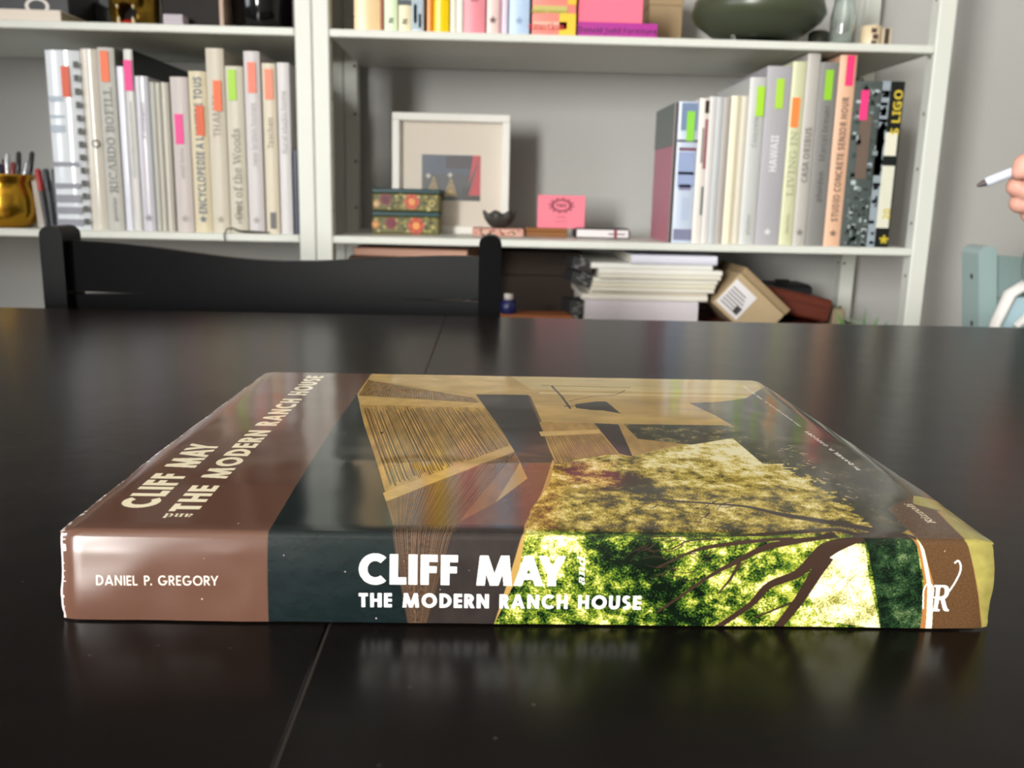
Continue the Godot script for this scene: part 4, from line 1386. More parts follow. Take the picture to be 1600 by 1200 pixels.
	var dk := thing("dark_jar", "small dark green jar just left of the glass vase", "jar", Vector3(0.548, y, -1.60))
	st = st_new()
	lathe(st, [Vector2(0.0, 0.0), Vector2(0.017, 0.0), Vector2(0.018, 0.003), Vector2(0.018, 0.030), Vector2(0.012, 0.034), Vector2(0.0, 0.034)], 24)
	part("body", done(st), mat(c8(38, 40, 32), 0.3), dk)
	var cn := thing("cream_tin", "cream tin with a dark brown pattern near the right end of the upper shelf", "tin", Vector3(0.620, y, -1.56))
	st = st_new()
	lathe(st, [Vector2(0.0, 0.0), Vector2(0.016, 0.0), Vector2(0.0165, 0.001), Vector2(0.0165, 0.036), Vector2(0.0, 0.037)], 28)
	part("body", done(st), mat(c8(216, 198, 164), 0.4), cn)
	part("print", patches([[-0.005, 0.004, 0.004, 0.012, c8(92, 70, 66)], [-0.003, 0.014, 0.006, 0.022, c8(92, 70, 66)], [-0.006, 0.024, 0.003, 0.031, c8(92, 70, 66)]], 0.0167), print_mat, cn)
	var c2 := thing("cream_tin", "narrow cream box with a dark stripe, last thing on the upper right shelf", "box", Vector3(0.645, y, -1.565))
	part("body", box_mesh(Vector3(-0.008, 0, -0.01), Vector3(0.008, 0.034, 0.01), 0.001), mat(c8(206, 190, 164), 0.5), c2)
	part("stripe", patches([[-0.004, 0.002, 0.004, 0.033, c8(74, 64, 56)]], 0.0103), print_mat, c2)
	var pp := thing("glass_bead", "tiny clear glass bead at the shelf edge below the green bowl", "bead", Vector3(0.378, y, -1.508))
	st = st_new()
	lathe(st, [Vector2(0.0, 0.0), Vector2(0.003, 0.001), Vector2(0.0045, 0.0045), Vector2(0.003, 0.008), Vector2(0.0, 0.009)], 12)
	part("body", done(st), gm, pp)

func top_left_things() -> void:
	var y := SHELF_B
	# pale lying book with a black box lettered O on it
	var t := thing("lying_book", "pale cream book lying at the left end of the upper left shelf", "book", Vector3(-0.80, y, -1.515))
	part("cover", box_mesh(Vector3(-0.14, 0.0155, -0.2), Vector3(0.117, 0.018, 0.0), 0.0006), mat(c8(226, 214, 200), 0.5), t)
	part("cover", box_mesh(Vector3(-0.14, 0.0, -0.2), Vector3(0.117, 0.0022, 0.0), 0.0006), mat(c8(226, 214, 200), 0.5), t)
	part("spine", box_mesh(Vector3(-0.14, 0.0, -0.001), Vector3(0.117, 0.018, 0.0025), 0.001), mat(c8(226, 214, 200), 0.5), t)
	part("page_block", box_mesh(Vector3(-0.137, 0.0022, -0.197), Vector3(0.114, 0.0155, -0.002), 0.0), mat(c8(180, 172, 150), 0.9), t)
	var k := thing("black_box", "black box with a big white letter O standing on the cream lying book", "box", Vector3(-0.775, y + 0.018, -1.56))
	part("body", box_mesh(Vector3(-0.12, 0, -0.12), Vector3(0.085, 0.24, 0.0), 0.002), mat(c8(34, 36, 40), 0.45), k)
	var st := st_new()
	for j in 40:
		var a := TAU * j / 40
		var a2 := TAU * (j + 1) / 40
		var e := func(q, r): return Vector3(0.034 + cos(q) * 0.0195 * r, 0.0135 + sin(q) * 0.0125 * r, 0.0004)
		quad(st, e.call(a, 1.0), e.call(a2, 1.0), e.call(a2, 0.70), e.call(a, 0.70), Vector3(0, 0, 1))
	part("lettering", done(st), mat(c8(226, 220, 214), 0.6), k)
	var w := thing("black_wedge_stand", "dark wedge lying behind the cream book on the upper left shelf", "stand", Vector3(-0.66, y, -1.66))
	st = st_new()
	prism(st, PackedVector2Array([Vector2(-0.06, 0), Vector2(0.062, 0), Vector2(0.055, 0.012), Vector2(-0.06, 0.075)]), -0.08, 0.0)
	part("body", done(st), mat(c8(22, 20, 20), 0.6), w)
	# golden open-mouthed animal head
	var g := thing("golden_figurine", "golden open-mouthed animal head with fangs and a red tongue on the upper left shelf", "figurine", Vector3(-0.596, y, -1.565))
	var gold := mat(c8(150, 118, 44), 0.28, 0.9)
	part("head", body_mesh([[Vector3(0, 0.03, -0.02), Vector3(0, 0.05, -0.03), 0.034, 0.034], [Vector3(-0.012, 0.048, 0.012), Vector3(0.012, 0.048, 0.012), 0.014, 0.014], [Vector3(-0.026, 0.012, -0.02), Vector3(-0.022, 0.05, -0.01), 0.011, 0.014], [Vector3(0.03, 0.012, -0.02), Vector3(0.028, 0.05, -0.015), 0.011, 0.016], [Vector3(-0.012, 0.006, 0.008), Vector3(0.012, 0.006, 0.008), 0.0055, 0.0055], [Vector3(-0.026, 0.078, -0.03), Vector3(-0.03, 0.092, -0.034), 0.010, 0.006], [Vector3(0.026, 0.078, -0.03), Vector3(0.03, 0.092, -0.034), 0.010, 0.006], [Vector3(0, 0.012, -0.045), Vector3(0, 0.03, -0.06), 0.012, 0.022]], 0.0025, 0.008, [[Vector3(0, 0.024, -0.006), Vector3(0, 0.022, 0.03), 0.0135, 0.016]]), gold, g)
	st = st_new()
	for f in [[-0.0135, 0.042, -0.013], [0.0135, 0.042, -0.013], [-0.012, 0.008, 0.010], [0.012, 0.008, 0.010]]:
		tube(st, [Vector3(f[0], f[1], 0.014), Vector3(f[0] * 0.95, f[1] + f[2] * 0.6, 0.016), Vector3(f[0] * 0.9, f[1] + f[2], 0.016)], [0.0032, 0.0024, 0.0004], 8)
	part("fangs", done(st), mat(c8(224, 204, 160), 0.4), g)
	st = st_new()
	tube(st, [Vector3(0, 0.012, -0.006), Vector3(0, 0.010, 0.008), Vector3(0, 0.005, 0.016), Vector3(0, 0.003, 0.018)], [0.009, 0.010, 0.008, 0.003], 12, 0.5)
	part("tongue", done(st), mat(c8(178, 40, 34), 0.35), g)
	part("throat", box_mesh(Vector3(-0.013, 0.012, -0.012), Vector3(0.013, 0.036, -0.010), 0.0), mat(c8(20, 12, 10), 0.8), g)
	# boxes and shiny black things right of it
	var b := thing("black_box", "glossy black box with a reddish sheen behind the small lilac box", "box", Vector3(-0.488, y, -1.56))
	part("body", box_mesh(Vector3(-0.055, 0, -0.14), Vector3(0.052, 0.27, 0.0), 0.003), mat(c8(24, 17, 15), 0.45, 0.0, 0.25), b)
	part("base_trim", box_mesh(Vector3(-0.0552, 0.0, 0.0), Vector3(0.0522, 0.006, 0.0008), 0.0002), mat(c8(92, 36, 22), 0.3), b)
	var s := thing("paper_box", "small lilac-white box in front of the glossy black one", "box", Vector3(-0.513, y, -1.525))
	part("body", box_mesh(Vector3(-0.0155, 0, -0.03), Vector3(0.0155, 0.019, 0.0), 0.001), mat(c8(196, 186, 196), 0.7), s)
	part("stripe", patches([[-0.0150, 0.004, 0.0150, 0.006, c8(168, 158, 170)], [-0.0150, 0.009, 0.0150, 0.011, c8(168, 158, 170)], [-0.0150, 0.014, 0.0150, 0.016, c8(168, 158, 170)]], 0.0003), print_mat, s)
	book("shelf_book", "tan-edged slim book between the two black things on the upper left shelf", "", -0.4405, -0.4335, y, 0.26, -1.53, c8(186, 160, 140), {})
	var v := thing("black_vase", "round shiny black vase beside the middle uprights on the upper left shelf", "vase", Vector3(-0.380, y, -1.585))
	st = st_new()
	lathe(st, [Vector2(0.0, 0.0), Vector2(0.042, 0.0), Vector2(0.049, 0.012), Vector2(0.053, 0.05), Vector2(0.053, 0.16), Vector2(0.046, 0.21), Vector2(0.03, 0.235), Vector2(0.03, 0.27), Vector2(0.025, 0.27), Vector2(0.025, 0.235), Vector2(0.0, 0.22)], 40)
	part("body", done(st), mat(c8(12, 12, 12), 0.08), v)
	book("shelf_book", "dark maroon book against the middle upright on the upper left shelf", "", -0.327, -0.3185, y, 0.27, -1.54, c8(58, 28, 40), {})

func upper_boxes() -> void:
	var what := ["first", "second", "third", "fourth", "fifth", "sixth"]
	for i in 6:
		var x: float = [-1.08, -0.78, -0.48, -0.08, 0.22, 0.52][i]
		var t := thing("storage_box", "charcoal storage box with a lid, %s from the left on the top shelf" % what[i], "box", Vector3(x, 1.47, -1.51), 0.0, "charcoal boxes on the top shelf")
		part("body", box_mesh(Vector3(-0.14, 0, -0.3), Vector3(0.14, 0.21, 0.0), 0.003), mat(c8(46, 44, 43), 0.7), t)
		part("lid", box_mesh(Vector3(-0.143, 0.21, -0.303), Vector3(0.143, 0.27, 0.003), 0.003), mat(c8(50, 48, 46), 0.7), t)

func left_things() -> void:
	var y := SHELF_A
	var p := thing("brass_pot", "hammered brass pot full of pens at the left end of the lower shelf", "pot", Vector3(-0.812, y, -1.555))
	var st := st_new()
	lathe(st, [Vector2(0.0, 0.0), Vector2(0.030, 0.0), Vector2(0.040, 0.006), Vector2(0.0455, 0.025), Vector2(0.0455, 0.045), Vector2(0.042, 0.062), Vector2(0.0385, 0.072), Vector2(0.043, 0.082), Vector2(0.0445, 0.087), Vector2(0.042, 0.087), Vector2(0.036, 0.074), Vector2(0.041, 0.05), Vector2(0.038, 0.008), Vector2(0.0, 0.006)], 48, Vector3.ZERO, func(a, i, r, yy): return Vector2(r + (0.0006 * sin(a * 11.0 + i) if i > 1 and i < 7 else 0.0), yy))
	part("body", done(st), mat(c8(196, 150, 50), 0.24, 1.0), p)
	var cols := [c8(28, 26, 30), c8(200, 196, 190), c8(90, 30, 40), c8(30, 40, 70), c8(210, 206, 196), c8(26, 26, 26), c8(120, 34, 30), c8(176, 160, 120), c8(34, 34, 36)]
	var names := ["black pen leaning left in the brass pot", "silver capped pen at the left of the brass pot", "maroon pen near the middle of the brass pot", "navy pen standing behind the others in the brass pot", "white pen leaning right in the brass pot", "black pen next to the white one in the brass pot", "rust red pen at the left edge of the brass pot", "brass coloured pen with a bright cap in the brass pot", "dark grey pen at the right rim of the brass pot"]
	for i in 9:
		var a := -0.026 + 0.0065 * i
		var q := thing("pen", names[i], "pen", Vector3(-0.812 + a * 0.7, y + 0.007, -1.555 + 0.018 * sin(i * 2.3)), 0.0, "pens in the brass pot")
		var top := Vector3(a * 0.65 + 0.006, 0.108 + 0.012 * sin(i * 1.7), 0.003 * cos(i * 2.0))
		st = st_new()
		tube(st, [Vector3.ZERO, top * 0.72], [0.0032, 0.0036], 10)
		part("barrel", done(st), mat(cols[i], 0.3), q)
		st = st_new()
		tube(st, [top * 0.72, top * 0.97, top], [0.0042, 0.004, 0.002], 10)
		part("cap", done(st), mat(c8(206, 206, 210) if i % 3 == 1 else cols[i], 0.15, 0.8 if i % 3 == 1 else 0.0), q)
	# white card and markers between the pot and the striped book
	var c := thing("white_card", "white card leaning between the brass pot and the dark markers", "card", Vector3(-0.757, y, -1.55))
	st = st_new()
	box(st, Vector3(-0.007, 0, -0.05), Vector3(0.006, 0.078, 0.0), 0.0006, Transform3D(Basis(Vector3(0, 0, 1), 0.07)))
	part("body", done(st), mat(c8(204, 198, 190), 0.7), c)
	var mk := [["dark grey marker with a red cap leaning left beside the striped book", c8(60, 62, 66), c8(168, 34, 38), 0.16], ["dark grey marker with a charcoal cap, middle of the three markers", c8(66, 70, 76), c8(44, 52, 58), 0.10], ["slate marker standing upright against the striped book", c8(70, 74, 82), c8(56, 62, 66), 0.02]]
	for i in 3:
		var q := thing("marker", mk[i][0], "marker", Vector3(-0.7415 + 0.0095 * i, y, -1.537), 0.0, "markers beside the striped book")
		var d := Vector3(-mk[i][3] * 0.6, 1, 0).normalized()
		st = st_new()
		tube(st, [Vector3.ZERO, d * 0.062], [0.0048, 0.0048], 12)
		part("barrel", done(st), mat(mk[i][1], 0.35), q)
		st = st_new()
		tube(st, [d * 0.062, d * 0.093, d * 0.097], [0.0052, 0.005, 0.003], 12)
		part("cap", done(st), mat(mk[i][2], 0.35), q)
	# dark cord lying at the shelf edge in front of the books
	st = st_new()
	var path := []
	for q in [[-0.437, 0.7745, -1.4955], [-0.438, 0.785, -1.4955], [-0.433, 0.7945, -1.4965], [-0.424, 0.7955, -1.499], [-0.415, 0.7905, -1.503], [-0.402, 0.790, -1.508], [-0.385, 0.7895, -1.511], [-0.368, 0.789, -1.513]]:
		path.append(Vector3(q[0], q[1], q[2]))
	tube(st, path, [0.0009, 0.0011, 0.0013, 0.0014, 0.0016, 0.002, 0.0018, 0.0008], 8)
	var cd := part("cord", done(st), mat(c8(36, 38, 34), 0.5), self)
	tag(cd, "thin dark cord curling over the shelf edge in front of the pale books", "cord")

func middle_things() -> void:
	var y := SHELF_A
	# two stacked floral tins
	for i in 2:
		var b := thing("floral_box", ["lower of the two flower-patterned boxes with teal rims", "upper of the two flower-patterned boxes with teal rims"][i], "box", Vector3(-0.1525 + 0.0005 * i, y + 0.0395 * i, -1.61), 0.01)
		var st := st_new()
		box(st, Vector3(-0.059, 0, -0.09), Vector3(0.059, 0.031, 0.0), 0.003)
		part("body", done(st), mat(c8(110, 104, 58), 0.5), b)
		part("lid", box_mesh(Vector3(-0.060, 0.031, -0.091), Vector3(0.060, 0.0392, 0.001), 0.002), mat(c8(22, 66, 70), 0.4), b)
		# printed flowers: petal discs in a flat print
		var pr := st_new()
		var disc := func(cx, cy, r, col, z):
			pr.set_color(col)
			for j in 12:
				var a := TAU * j / 12
				var a2 := TAU * (j + 1) / 12
				tri(pr, Vector3(cx, cy, z), Vector3(cx + cos(a) * r, cy + sin(a) * r, z), Vector3(cx + cos(a2) * r, cy + sin(a2) * r, z), Vector3(0, 0, 1))
		for j in 60:
			var lx := rng.randf_range(-0.054, 0.054)
			var ly := rng.randf_range(0.004, 0.027)
			disc.call(lx, ly, rng.randf_range(0.0015, 0.0035), [c8(150, 140, 70), c8(74, 80, 40), c8(190, 176, 110), c8(60, 62, 34)][j % 4], 0.0002)
		var fl := [[-0.036, 0.020, 0.010, c8(128, 48, 64), c8(92, 30, 52)], [0.010, 0.017, 0.013, c8(206, 92, 74), c8(226, 150, 84)], [-0.052, 0.012, 0.006, c8(206, 160, 110), c8(226, 190, 140)], [0.045, 0.015, 0.006, c8(190, 170, 100), c8(110, 96, 50)]] if i == 1 else [[-0.026, 0.019, 0.010, c8(140, 44, 62), c8(104, 34, 54)], [0.018, 0.015, 0.014, c8(204, 84, 62), c8(230, 150, 76)], [-0.053, 0.016, 0.007, c8(206, 130, 70), c8(226, 170, 90)], [0.048, 0.013, 0.006, c8(120, 116, 60), c8(190, 176, 100)]]
		for q in fl:
			for j in 6:
				var a := TAU * j / 6
				disc.call(q[0] + cos(a) * q[2] * 0.55, clampf(q[1] + sin(a) * q[2] * 0.55, 0.007, 0.025), q[2] * 0.5, q[3], 0.0004)
			disc.call(q[0], q[1], q[2] * 0.5, q[4], 0.0006)
		part("flower_print", done(pr), print_mat, b)
	# white frame leaning by the wall
	var f := thing("picture_frame", "white box frame with a small dark blue picture, standing on the right shelf", "picture frame", Vector3(-0.0775, y, -1.68))
	f.rotation.x = -0.03
	var wm := mat(c8(234, 232, 226), 0.4)
	var W := 0.107
	var H := 0.214
	for q in [[-W, 0.0, W, 0.014, "bottom"], [-W, H - 0.014, W, H, "top"], [-W, 0.014, -W + 0.014, H - 0.014, "left"], [W - 0.014, 0.014, W, H - 0.014, "right"]]:
		part("frame_bar", box_mesh(Vector3(q[0], q[1], -0.028), Vector3(q[2], q[3], 0.0), 0.0015), wm, f)
	part("mat_board", box_mesh(Vector3(-W + 0.012, 0.012, -0.026), Vector3(W - 0.012, H - 0.012, -0.018), 0.0), mat(c8(226, 216, 202), 0.8), f)
	# the print: dusk sky, golden peaks, a red shape
	var pst := st_new()
	var ptri := func(a, b, c, col, z):
		pst.set_color(col)
		tri(pst, Vector3(a[0], a[1], z), Vector3(b[0], b[1], z), Vector3(c[0], c[1], z), Vector3(0, 0, 1))
	var pq := func(x0, y0, x1, y1, col, z):
		ptri.call([x0, y0], [x1, y0], [x1, y1], col, z)
		ptri.call([x0, y0], [x1, y1], [x0, y1], col, z)
	var z := -0.0178
	pq.call(-0.054, 0.060, 0.054, 0.142, c8(56, 74, 98), z)
	pq.call(-0.054, 0.060, 0.054, 0.108, c8(54, 62, 70), z + 0.0001)
	pq.call(0.020, 0.060, 0.052, 0.085, c8(18, 20, 26), z + 0.0002)
	pq.call(-0.010, 0.118, 0.040, 0.140, c8(40, 36, 52), z + 0.0002)
	ptri.call([0.032, 0.070], [0.054, 0.070], [0.054, 0.142], c8(192, 50, 62), z + 0.0003)
	ptri.call([0.040, 0.142], [0.032, 0.090], [0.054, 0.142], c8(192, 50, 62), z + 0.0003)
	for q in [[-0.032, 0.034], [0.000, 0.031]]:
		for j in 5:
			var hh: float = q[1] * (1.0 - j * 0.15)
			ptri.call([q[0] - 0.014 + j * 0.001, 0.068 + j * 0.001], [q[0] + 0.012 - j * 0.001, 0.068 + j * 0.001], [q[0], 0.070 + hh], c8(190, 160, 92) if j % 2 == 0 else c8(74, 74, 70), z + 0.0003 + j * 0.0001)
	for q in [[-0.042, 0.104], [-0.002, 0.106]]:
		for j in 4:
			var a := TAU * j / 4
			ptri.call([q[0] + cos(a) * 0.006, q[1] + sin(a) * 0.006], [q[0] + cos(a + 1.2) * 0.002, q[1] + sin(a + 1.2) * 0.002], [q[0] + cos(a - 1.2) * 0.002, q[1] + sin(a - 1.2) * 0.002], c8(226, 224, 210), z + 0.0008)
	part("print", done(pst), print_mat, f)
	var gm := StandardMaterial3D.new()
	gm.transparency = BaseMaterial3D.TRANSPARENCY_ALPHA
	gm.albedo_color = Color(1, 1, 1, 0.03)
	gm.roughness = 0.02
	part("glass", box_mesh(Vector3(-W + 0.013, 0.013, -0.0085), Vector3(W - 0.013, H - 0.013, -0.0065), 0.0), gm, f)
	# low patterned box under the dark bowl
	var p := thing("patterned_box", "flat pink and cream patterned box under the small dark bowl", "box", Vector3(0.010, y, -1.61))
	part("body", box_mesh(Vector3(-0.0455, 0, -0.07), Vector3(0.0455, 0.0135, 0.0), 0.001), mat(c8(200, 150, 134), 0.6), p)
	var pl := []
	for i in 46:
		var px := rng.randf_range(-0.044, 0.04)
		var py := rng.randf_range(0.0008, 0.010)
		pl.append([px, py, px + 0.004, py + 0.0025, [c8(224, 200, 176), c8(168, 84, 80), c8(216, 170, 150)][i % 3]])
	part("print", patches(pl, 0.0004), print_mat, p)
	var b := thing("scalloped_bowl", "small dark grey bowl with a scalloped rim on the patterned box", "bowl", Vector3(0.012, y + 0.0135, -1.645))
	var st := st_new()
	lathe(st, [Vector2(0.0, 0.0), Vector2(0.011, 0.0), Vector2(0.020, 0.006), Vector2(0.027, 0.016), Vector2(0.0305, 0.028), Vector2(0.029, 0.0275), Vector2(0.025, 0.016), Vector2(0.018, 0.008), Vector2(0.0, 0.003)], 64, Vector3.ZERO, func(a, i, r, yy): return Vector2(r * (1.0 + 0.03 * cos(a * 7) * (1.0 if i > 1 else 0.0)), yy + (0.003 * cos(a * 7) if i in [4, 5] else 0.0)))
	part("body", done(st), mat(c8(62, 60, 56), 0.45), b)
	# brown leather box, pink card on it, white slim case
	var br := thing("leather_box", "flat brown leather box under the standing pink card", "box", Vector3(0.097, y, -1.62))
	part("body", box_mesh(Vector3(-0.037, 0, -0.06), Vector3(0.037, 0.010, 0.0), 0.001), mat(c8(134, 84, 32), 0.45), br)
	part("lid", box_mesh(Vector3(-0.0375, 0.0103, -0.0605), Vector3(0.0375, 0.0155, 0.0005), 0.001), mat(c8(140, 88, 34), 0.45), br)
	var ca := thing("pink_card", "pink card with a dark emblem standing on the brown leather box", "card", Vector3(0.123, y + 0.0157, -1.635))
	part("card", box_mesh(Vector3(-0.0425, 0, -0.0025), Vector3(0.0425, 0.058, 0.0), 0.0004), mat(c8(238, 128, 146), 0.6), ca)
	st = st_new()
	for j in 24:
		var a := TAU * j / 24
		var a2 := TAU * (j + 1) / 24
		st.set_color(c8(126, 58, 76))
		var e := func(q, r): return Vector3(cos(q) * 0.019 * r, 0.040 + sin(q) * 0.011 * r, 0.0004)
		quad(st, e.call(a, 1.0), e.call(a2, 1.0), e.call(a2, 0.72 + 0.1 * (j % 2)), e.call(a, 0.72), Vector3(0, 0, 1))
		if j % 2:
			quad(st, e.call(a, 1.25), e.call(a2, 1.2), e.call(a2, 1.08), e.call(a, 1.08), Vector3(0, 0, 1))
	part("emblem", done(st), print_mat, ca)
	part("lettering", text_mesh("TWO", 0.0065), mat(c8(110, 46, 66), 0.6), ca, Vector3(0, 0.040, 0.0003))
	part("lettering", text_mesh("studio", 0.004, false), mat(c8(170, 80, 100), 0.6), ca, Vector3(0, 0.020, 0.0003))
	part("lettering", text_mesh("open house", 0.003, false), mat(c8(180, 88, 106), 0.6), ca, Vector3(0, 0.012, 0.0003))
	var wc := thing("slim_case", "slim white case outlined in black with a red stripe, right of the brown box", "box", Vector3(0.196, y, -1.612))
	st = st_new()
	box(st, Vector3(-0.049, 0, -0.06), Vector3(0.049, 0.0175, 0.0), 0.003)
	part("sleeve", done(st), mat(c8(46, 40, 40), 0.4), wc)
	part("face", box_mesh(Vector3(-0.046, 0.0022, 0.0), Vector3(0.046, 0.0152, 0.0012), 0.001), mat(c8(226, 222, 224), 0.4), wc)
	part("print", patches([[0.020, 0.0022, 0.0255, 0.0152, c8(150, 56, 60)], [0.010, 0.007, 0.040, 0.0092, c8(80, 70, 72)]], 0.0014), print_mat, wc)

func low_things() -> void:
	# stack of magazines on the low shelf, built upwards
	var base := 0.47
	var lay := [[0.155, 0.354, 0.47, 0.655, 0]]
	var names := ["thick lilac-white paper block at the bottom of the stack in view", "thin white magazine first above the thick block", "cream magazine second above the thick block", "white magazine third above the thick block, pushed right", "cream magazine in the middle of the white stack", "white magazine above the middle of the stack", "ivory magazine third from the top of the stack", "wide white magazine second from the top of the stack", "white paper pad jutting left near the top of the stack", "lilac-white book on the very top of the stack"]
	var ys := [0.6895, 0.699, 0.7045, 0.711, 0.7185, 0.726, 0.7335, 0.742, 0.7515, 0.7665]
	var xs := [[0.1585, 0.350], [0.1525, 0.366], [0.166, 0.366], [0.168, 0.375], [0.170, 0.378], [0.172, 0.382], [0.180, 0.385], [0.1795, 0.388], [0.167, 0.372], [0.232, 0.377]]
	var cs := [c8(206, 200, 206), c8(226, 222, 212), c8(216, 208, 190), c8(222, 218, 206), c8(216, 210, 192), c8(226, 224, 214), c8(218, 214, 200), c8(228, 226, 218), c8(230, 230, 224), c8(216, 216, 230)]
	# a closed box under them carries the stack from the low shelf
	var sb := thing("storage_box", "plain grey box carrying the paper stack on the low shelf", "box", Vector3(0.255, base, -1.505))
	part("body", box_mesh(Vector3(-0.10, 0, -0.25), Vector3(0.10, 0.125, 0.0), 0.002), mat(c8(150, 146, 140), 0.8), sb)
	part("lid", box_mesh(Vector3(-0.102, 0.125, -0.252), Vector3(0.102, 0.165, 0.002), 0.002), mat(c8(160, 156, 150), 0.8), sb)
	for i in 10:
		var y0: float = base + 0.165 if i == 0 else ys[i - 1]
		var h: float = ys[i] - y0 - 0.0003
		var t := thing("magazine", names[i], "magazine" if i else "paper stack", Vector3((xs[i][0] + xs[i][1]) / 2, y0, -1.505 - 0.004 * (i % 3)), 0.0, "paper stack under the right shelf")
		var w: float = (xs[i][1] - xs[i][0]) / 2
		var m := mat(cs[i], 0.6)
		part("cover", box_mesh(Vector3(-w, h - 0.0008, -0.24), Vector3(w, h, 0.0), 0.0002), m, t)
		part("cover", box_mesh(Vector3(-w, 0, -0.24), Vector3(w, 0.0008, 0.0), 0.0002), m, t)
		var st := st_new()
		st.set_smooth_group(0)
		# soft rounded fold at the front
		var n := 6
		for k in n:
			var a := PI * k / n - PI / 2
			var a2 := PI * (k + 1) / n - PI / 2
			var e := func(q): return Vector2(cos(q) * minf(h * 0.3, 0.003), h / 2 + sin(q) * h / 2)
			var p: Vector2 = e.call(a)
			var q2: Vector2 = e.call(a2)
			quad(st, Vector3(-w, p.y, p.x - 0.001), Vector3(w, p.y, p.x - 0.001), Vector3(w, q2.y, q2.x - 0.001), Vector3(-w, q2.y, q2.x - 0.001), Vector3(0, sin((a + a2) / 2), cos((a + a2) / 2)))
		part("spine_fold", done(st), m, t)
		part("page_block", box_mesh(Vector3(-w + 0.001, 0.0008, -0.239), Vector3(w - 0.001, h - 0.0008, -0.001), 0.0), mat(c8(222, 216, 202), 0.9), t)
	# dark patterned magazines leaning at the left of the stack
	for i in 3:
		var q := thing("dark_magazine", ["black and white patterned magazine at the left of the stack, uppermost", "black and white patterned magazine at the left of the stack, in the middle", "black and grey bundle at the foot of the stack's left side"][i], "magazine", Vector3(0.149, [0.736, 0.712, 0.66][i], -1.53), 0.12, "dark magazines behind the white stack")
		part("body", box_mesh(Vector3(-0.014, 0, -0.07), Vector3(0.02, 0.021 if i < 2 else 0.024, 0.0), 0.001, Transform3D(Basis(Vector3(0, 0, 1), -0.25 if i < 2 else 0.0))), mat(c8(52, 52, 52), 0.5), q)
		var pl := []
		for k in 16:
			var px := rng.randf_range(-0.018, 0.018)
			pl.append([px * 0.6, 0.002 + 0.0012 * k, px * 0.6 + 0.007, 0.0032 + 0.0012 * k, c8(150, 150, 150) if k % 2 else c8(24, 24, 24)])
		var pm := part("print", patches(pl, 0.0004), print_mat, q)
		if i < 2:
			pm.rotation.z = -0.25
	# tilted cardboard box with a shipping label
	var kb := thing("cardboard_box", "kraft cardboard box tipped on its corner with a white shipping label", "box", Vector3(0.422, 0.655, -1.505))
	var tilt := Transform3D(Basis(Vector3(0, 0, 1), deg_to_rad(-41)))
	var kraft := mat(c8(180, 158, 124), 0.75)
	var st := st_new()
	box(st, Vector3(-0.058, -0.006, -0.16), Vector3(0.048, 0.062, 0.0), 0.0015, tilt)
	part("body", done(st), kraft, kb)
	st = st_new()
	box(st, Vector3(-0.0585, 0.0625, -0.161), Vector3(0.0485, 0.075, 0.001), 0.001, tilt)
	part("lid", done(st), mat(c8(150, 128, 96), 0.75), kb)
	var lb := part("shipping_label", box_mesh(Vector3(-0.056, 0.0, 0.0002), Vector3(-0.008, 0.050, 0.0008), 0.0), mat(c8(224, 222, 224), 0.5), kb)
	lb.rotation.z = deg_to_rad(-41)
	var ll := []
	for k in 6:
		ll.append([-0.052, 0.006 + 0.006 * k, -0.016 - 0.003 * (k % 3), 0.0085 + 0.006 * k, c8(126, 122, 124)])
	ll.append([-0.024, 0.006, -0.013, 0.020, c8(80, 76, 78)])
	var lp := part("label_print", patches(ll, 0.0010), print_mat, lb)
	lp.name = "label_print"
	var sup := thing("storage_box", "dark red box on the low shelf under the tipped cardboard box", "box", Vector3(0.487, base, -1.51))
	part("body", box_mesh(Vector3(-0.11, 0, -0.26), Vector3(0.10, 0.150, 0.0), 0.002), mat(c8(96, 34, 28), 0.5), sup)
	part("lid", box_mesh(Vector3(-0.112, 0.150, -0.262), Vector3(0.102, 0.178, 0.002), 0.002), mat(c8(104, 36, 30), 0.5), sup)
	# reddish brown leather case lying askew
	var rb := thing("leather_case", "red-brown leather case lying tilted right of the cardboard box", "case", Vector3(0.532, 0.650, -1.56))
	st = st_new()
	box(st, Vector3(-0.072, 0.0, -0.10), Vector3(0.064, 0.040, 0.0), 0.004, Transform3D(Basis(Vector3(0, 0, 1), deg_to_rad(-11)), Vector3(0, 0.013, 0)))
	part("body", done(st), mat(c8(100, 46, 32), 0.4), rb)
	st = st_new()
	box(st, Vector3(-0.0722, 0.0245, -0.1002), Vector3(0.0642, 0.026, 0.0006), 0.0004, Transform3D(Basis(Vector3(0, 0, 1), deg_to_rad(-11)), Vector3(0, 0.013, 0)))
	part("seam", done(st), mat(c8(66, 28, 20), 0.5), rb)
	var bk := thing("black_case", "black case lying behind the red-brown leather case", "case", Vector3(0.562, 0.648, -1.68))
	part("body", box_mesh(Vector3(-0.05, 0, -0.09), Vector3(0.045, 0.058, 0.0), 0.006), mat(c8(26, 26, 28), 0.5), bk)
	part("handle", box_mesh(Vector3(-0.015, 0.058, -0.05), Vector3(0.012, 0.064, -0.04), 0.002), mat(c8(20, 20, 20), 0.5), bk)
	var wp := thing("paper_sheet", "thin white papers lying at the front edge below the red-brown case", "paper", Vector3(0.555, 0.648, -1.50))
	part("sheets", box_mesh(Vector3(-0.045, 0, -0.03), Vector3(0.035, 0.005, 0.004), 0.0006), mat(c8(220, 218, 214), 0.7), wp)
	var bb := thing("storage_box", "tan low box in front of the right rear post on the low shelf", "box", Vector3(0.617, base, -1.66))
	part("body", box_mesh(Vector3(-0.011, 0, -0.13), Vector3(0.011, 0.205, 0.09), 0.002), mat(c8(150, 134, 108), 0.7), bb)
	var db := thing("storage_box", "dark brown box standing at the back of the low shelf behind the blue bottle", "box", Vector3(0.07, base, -1.72))
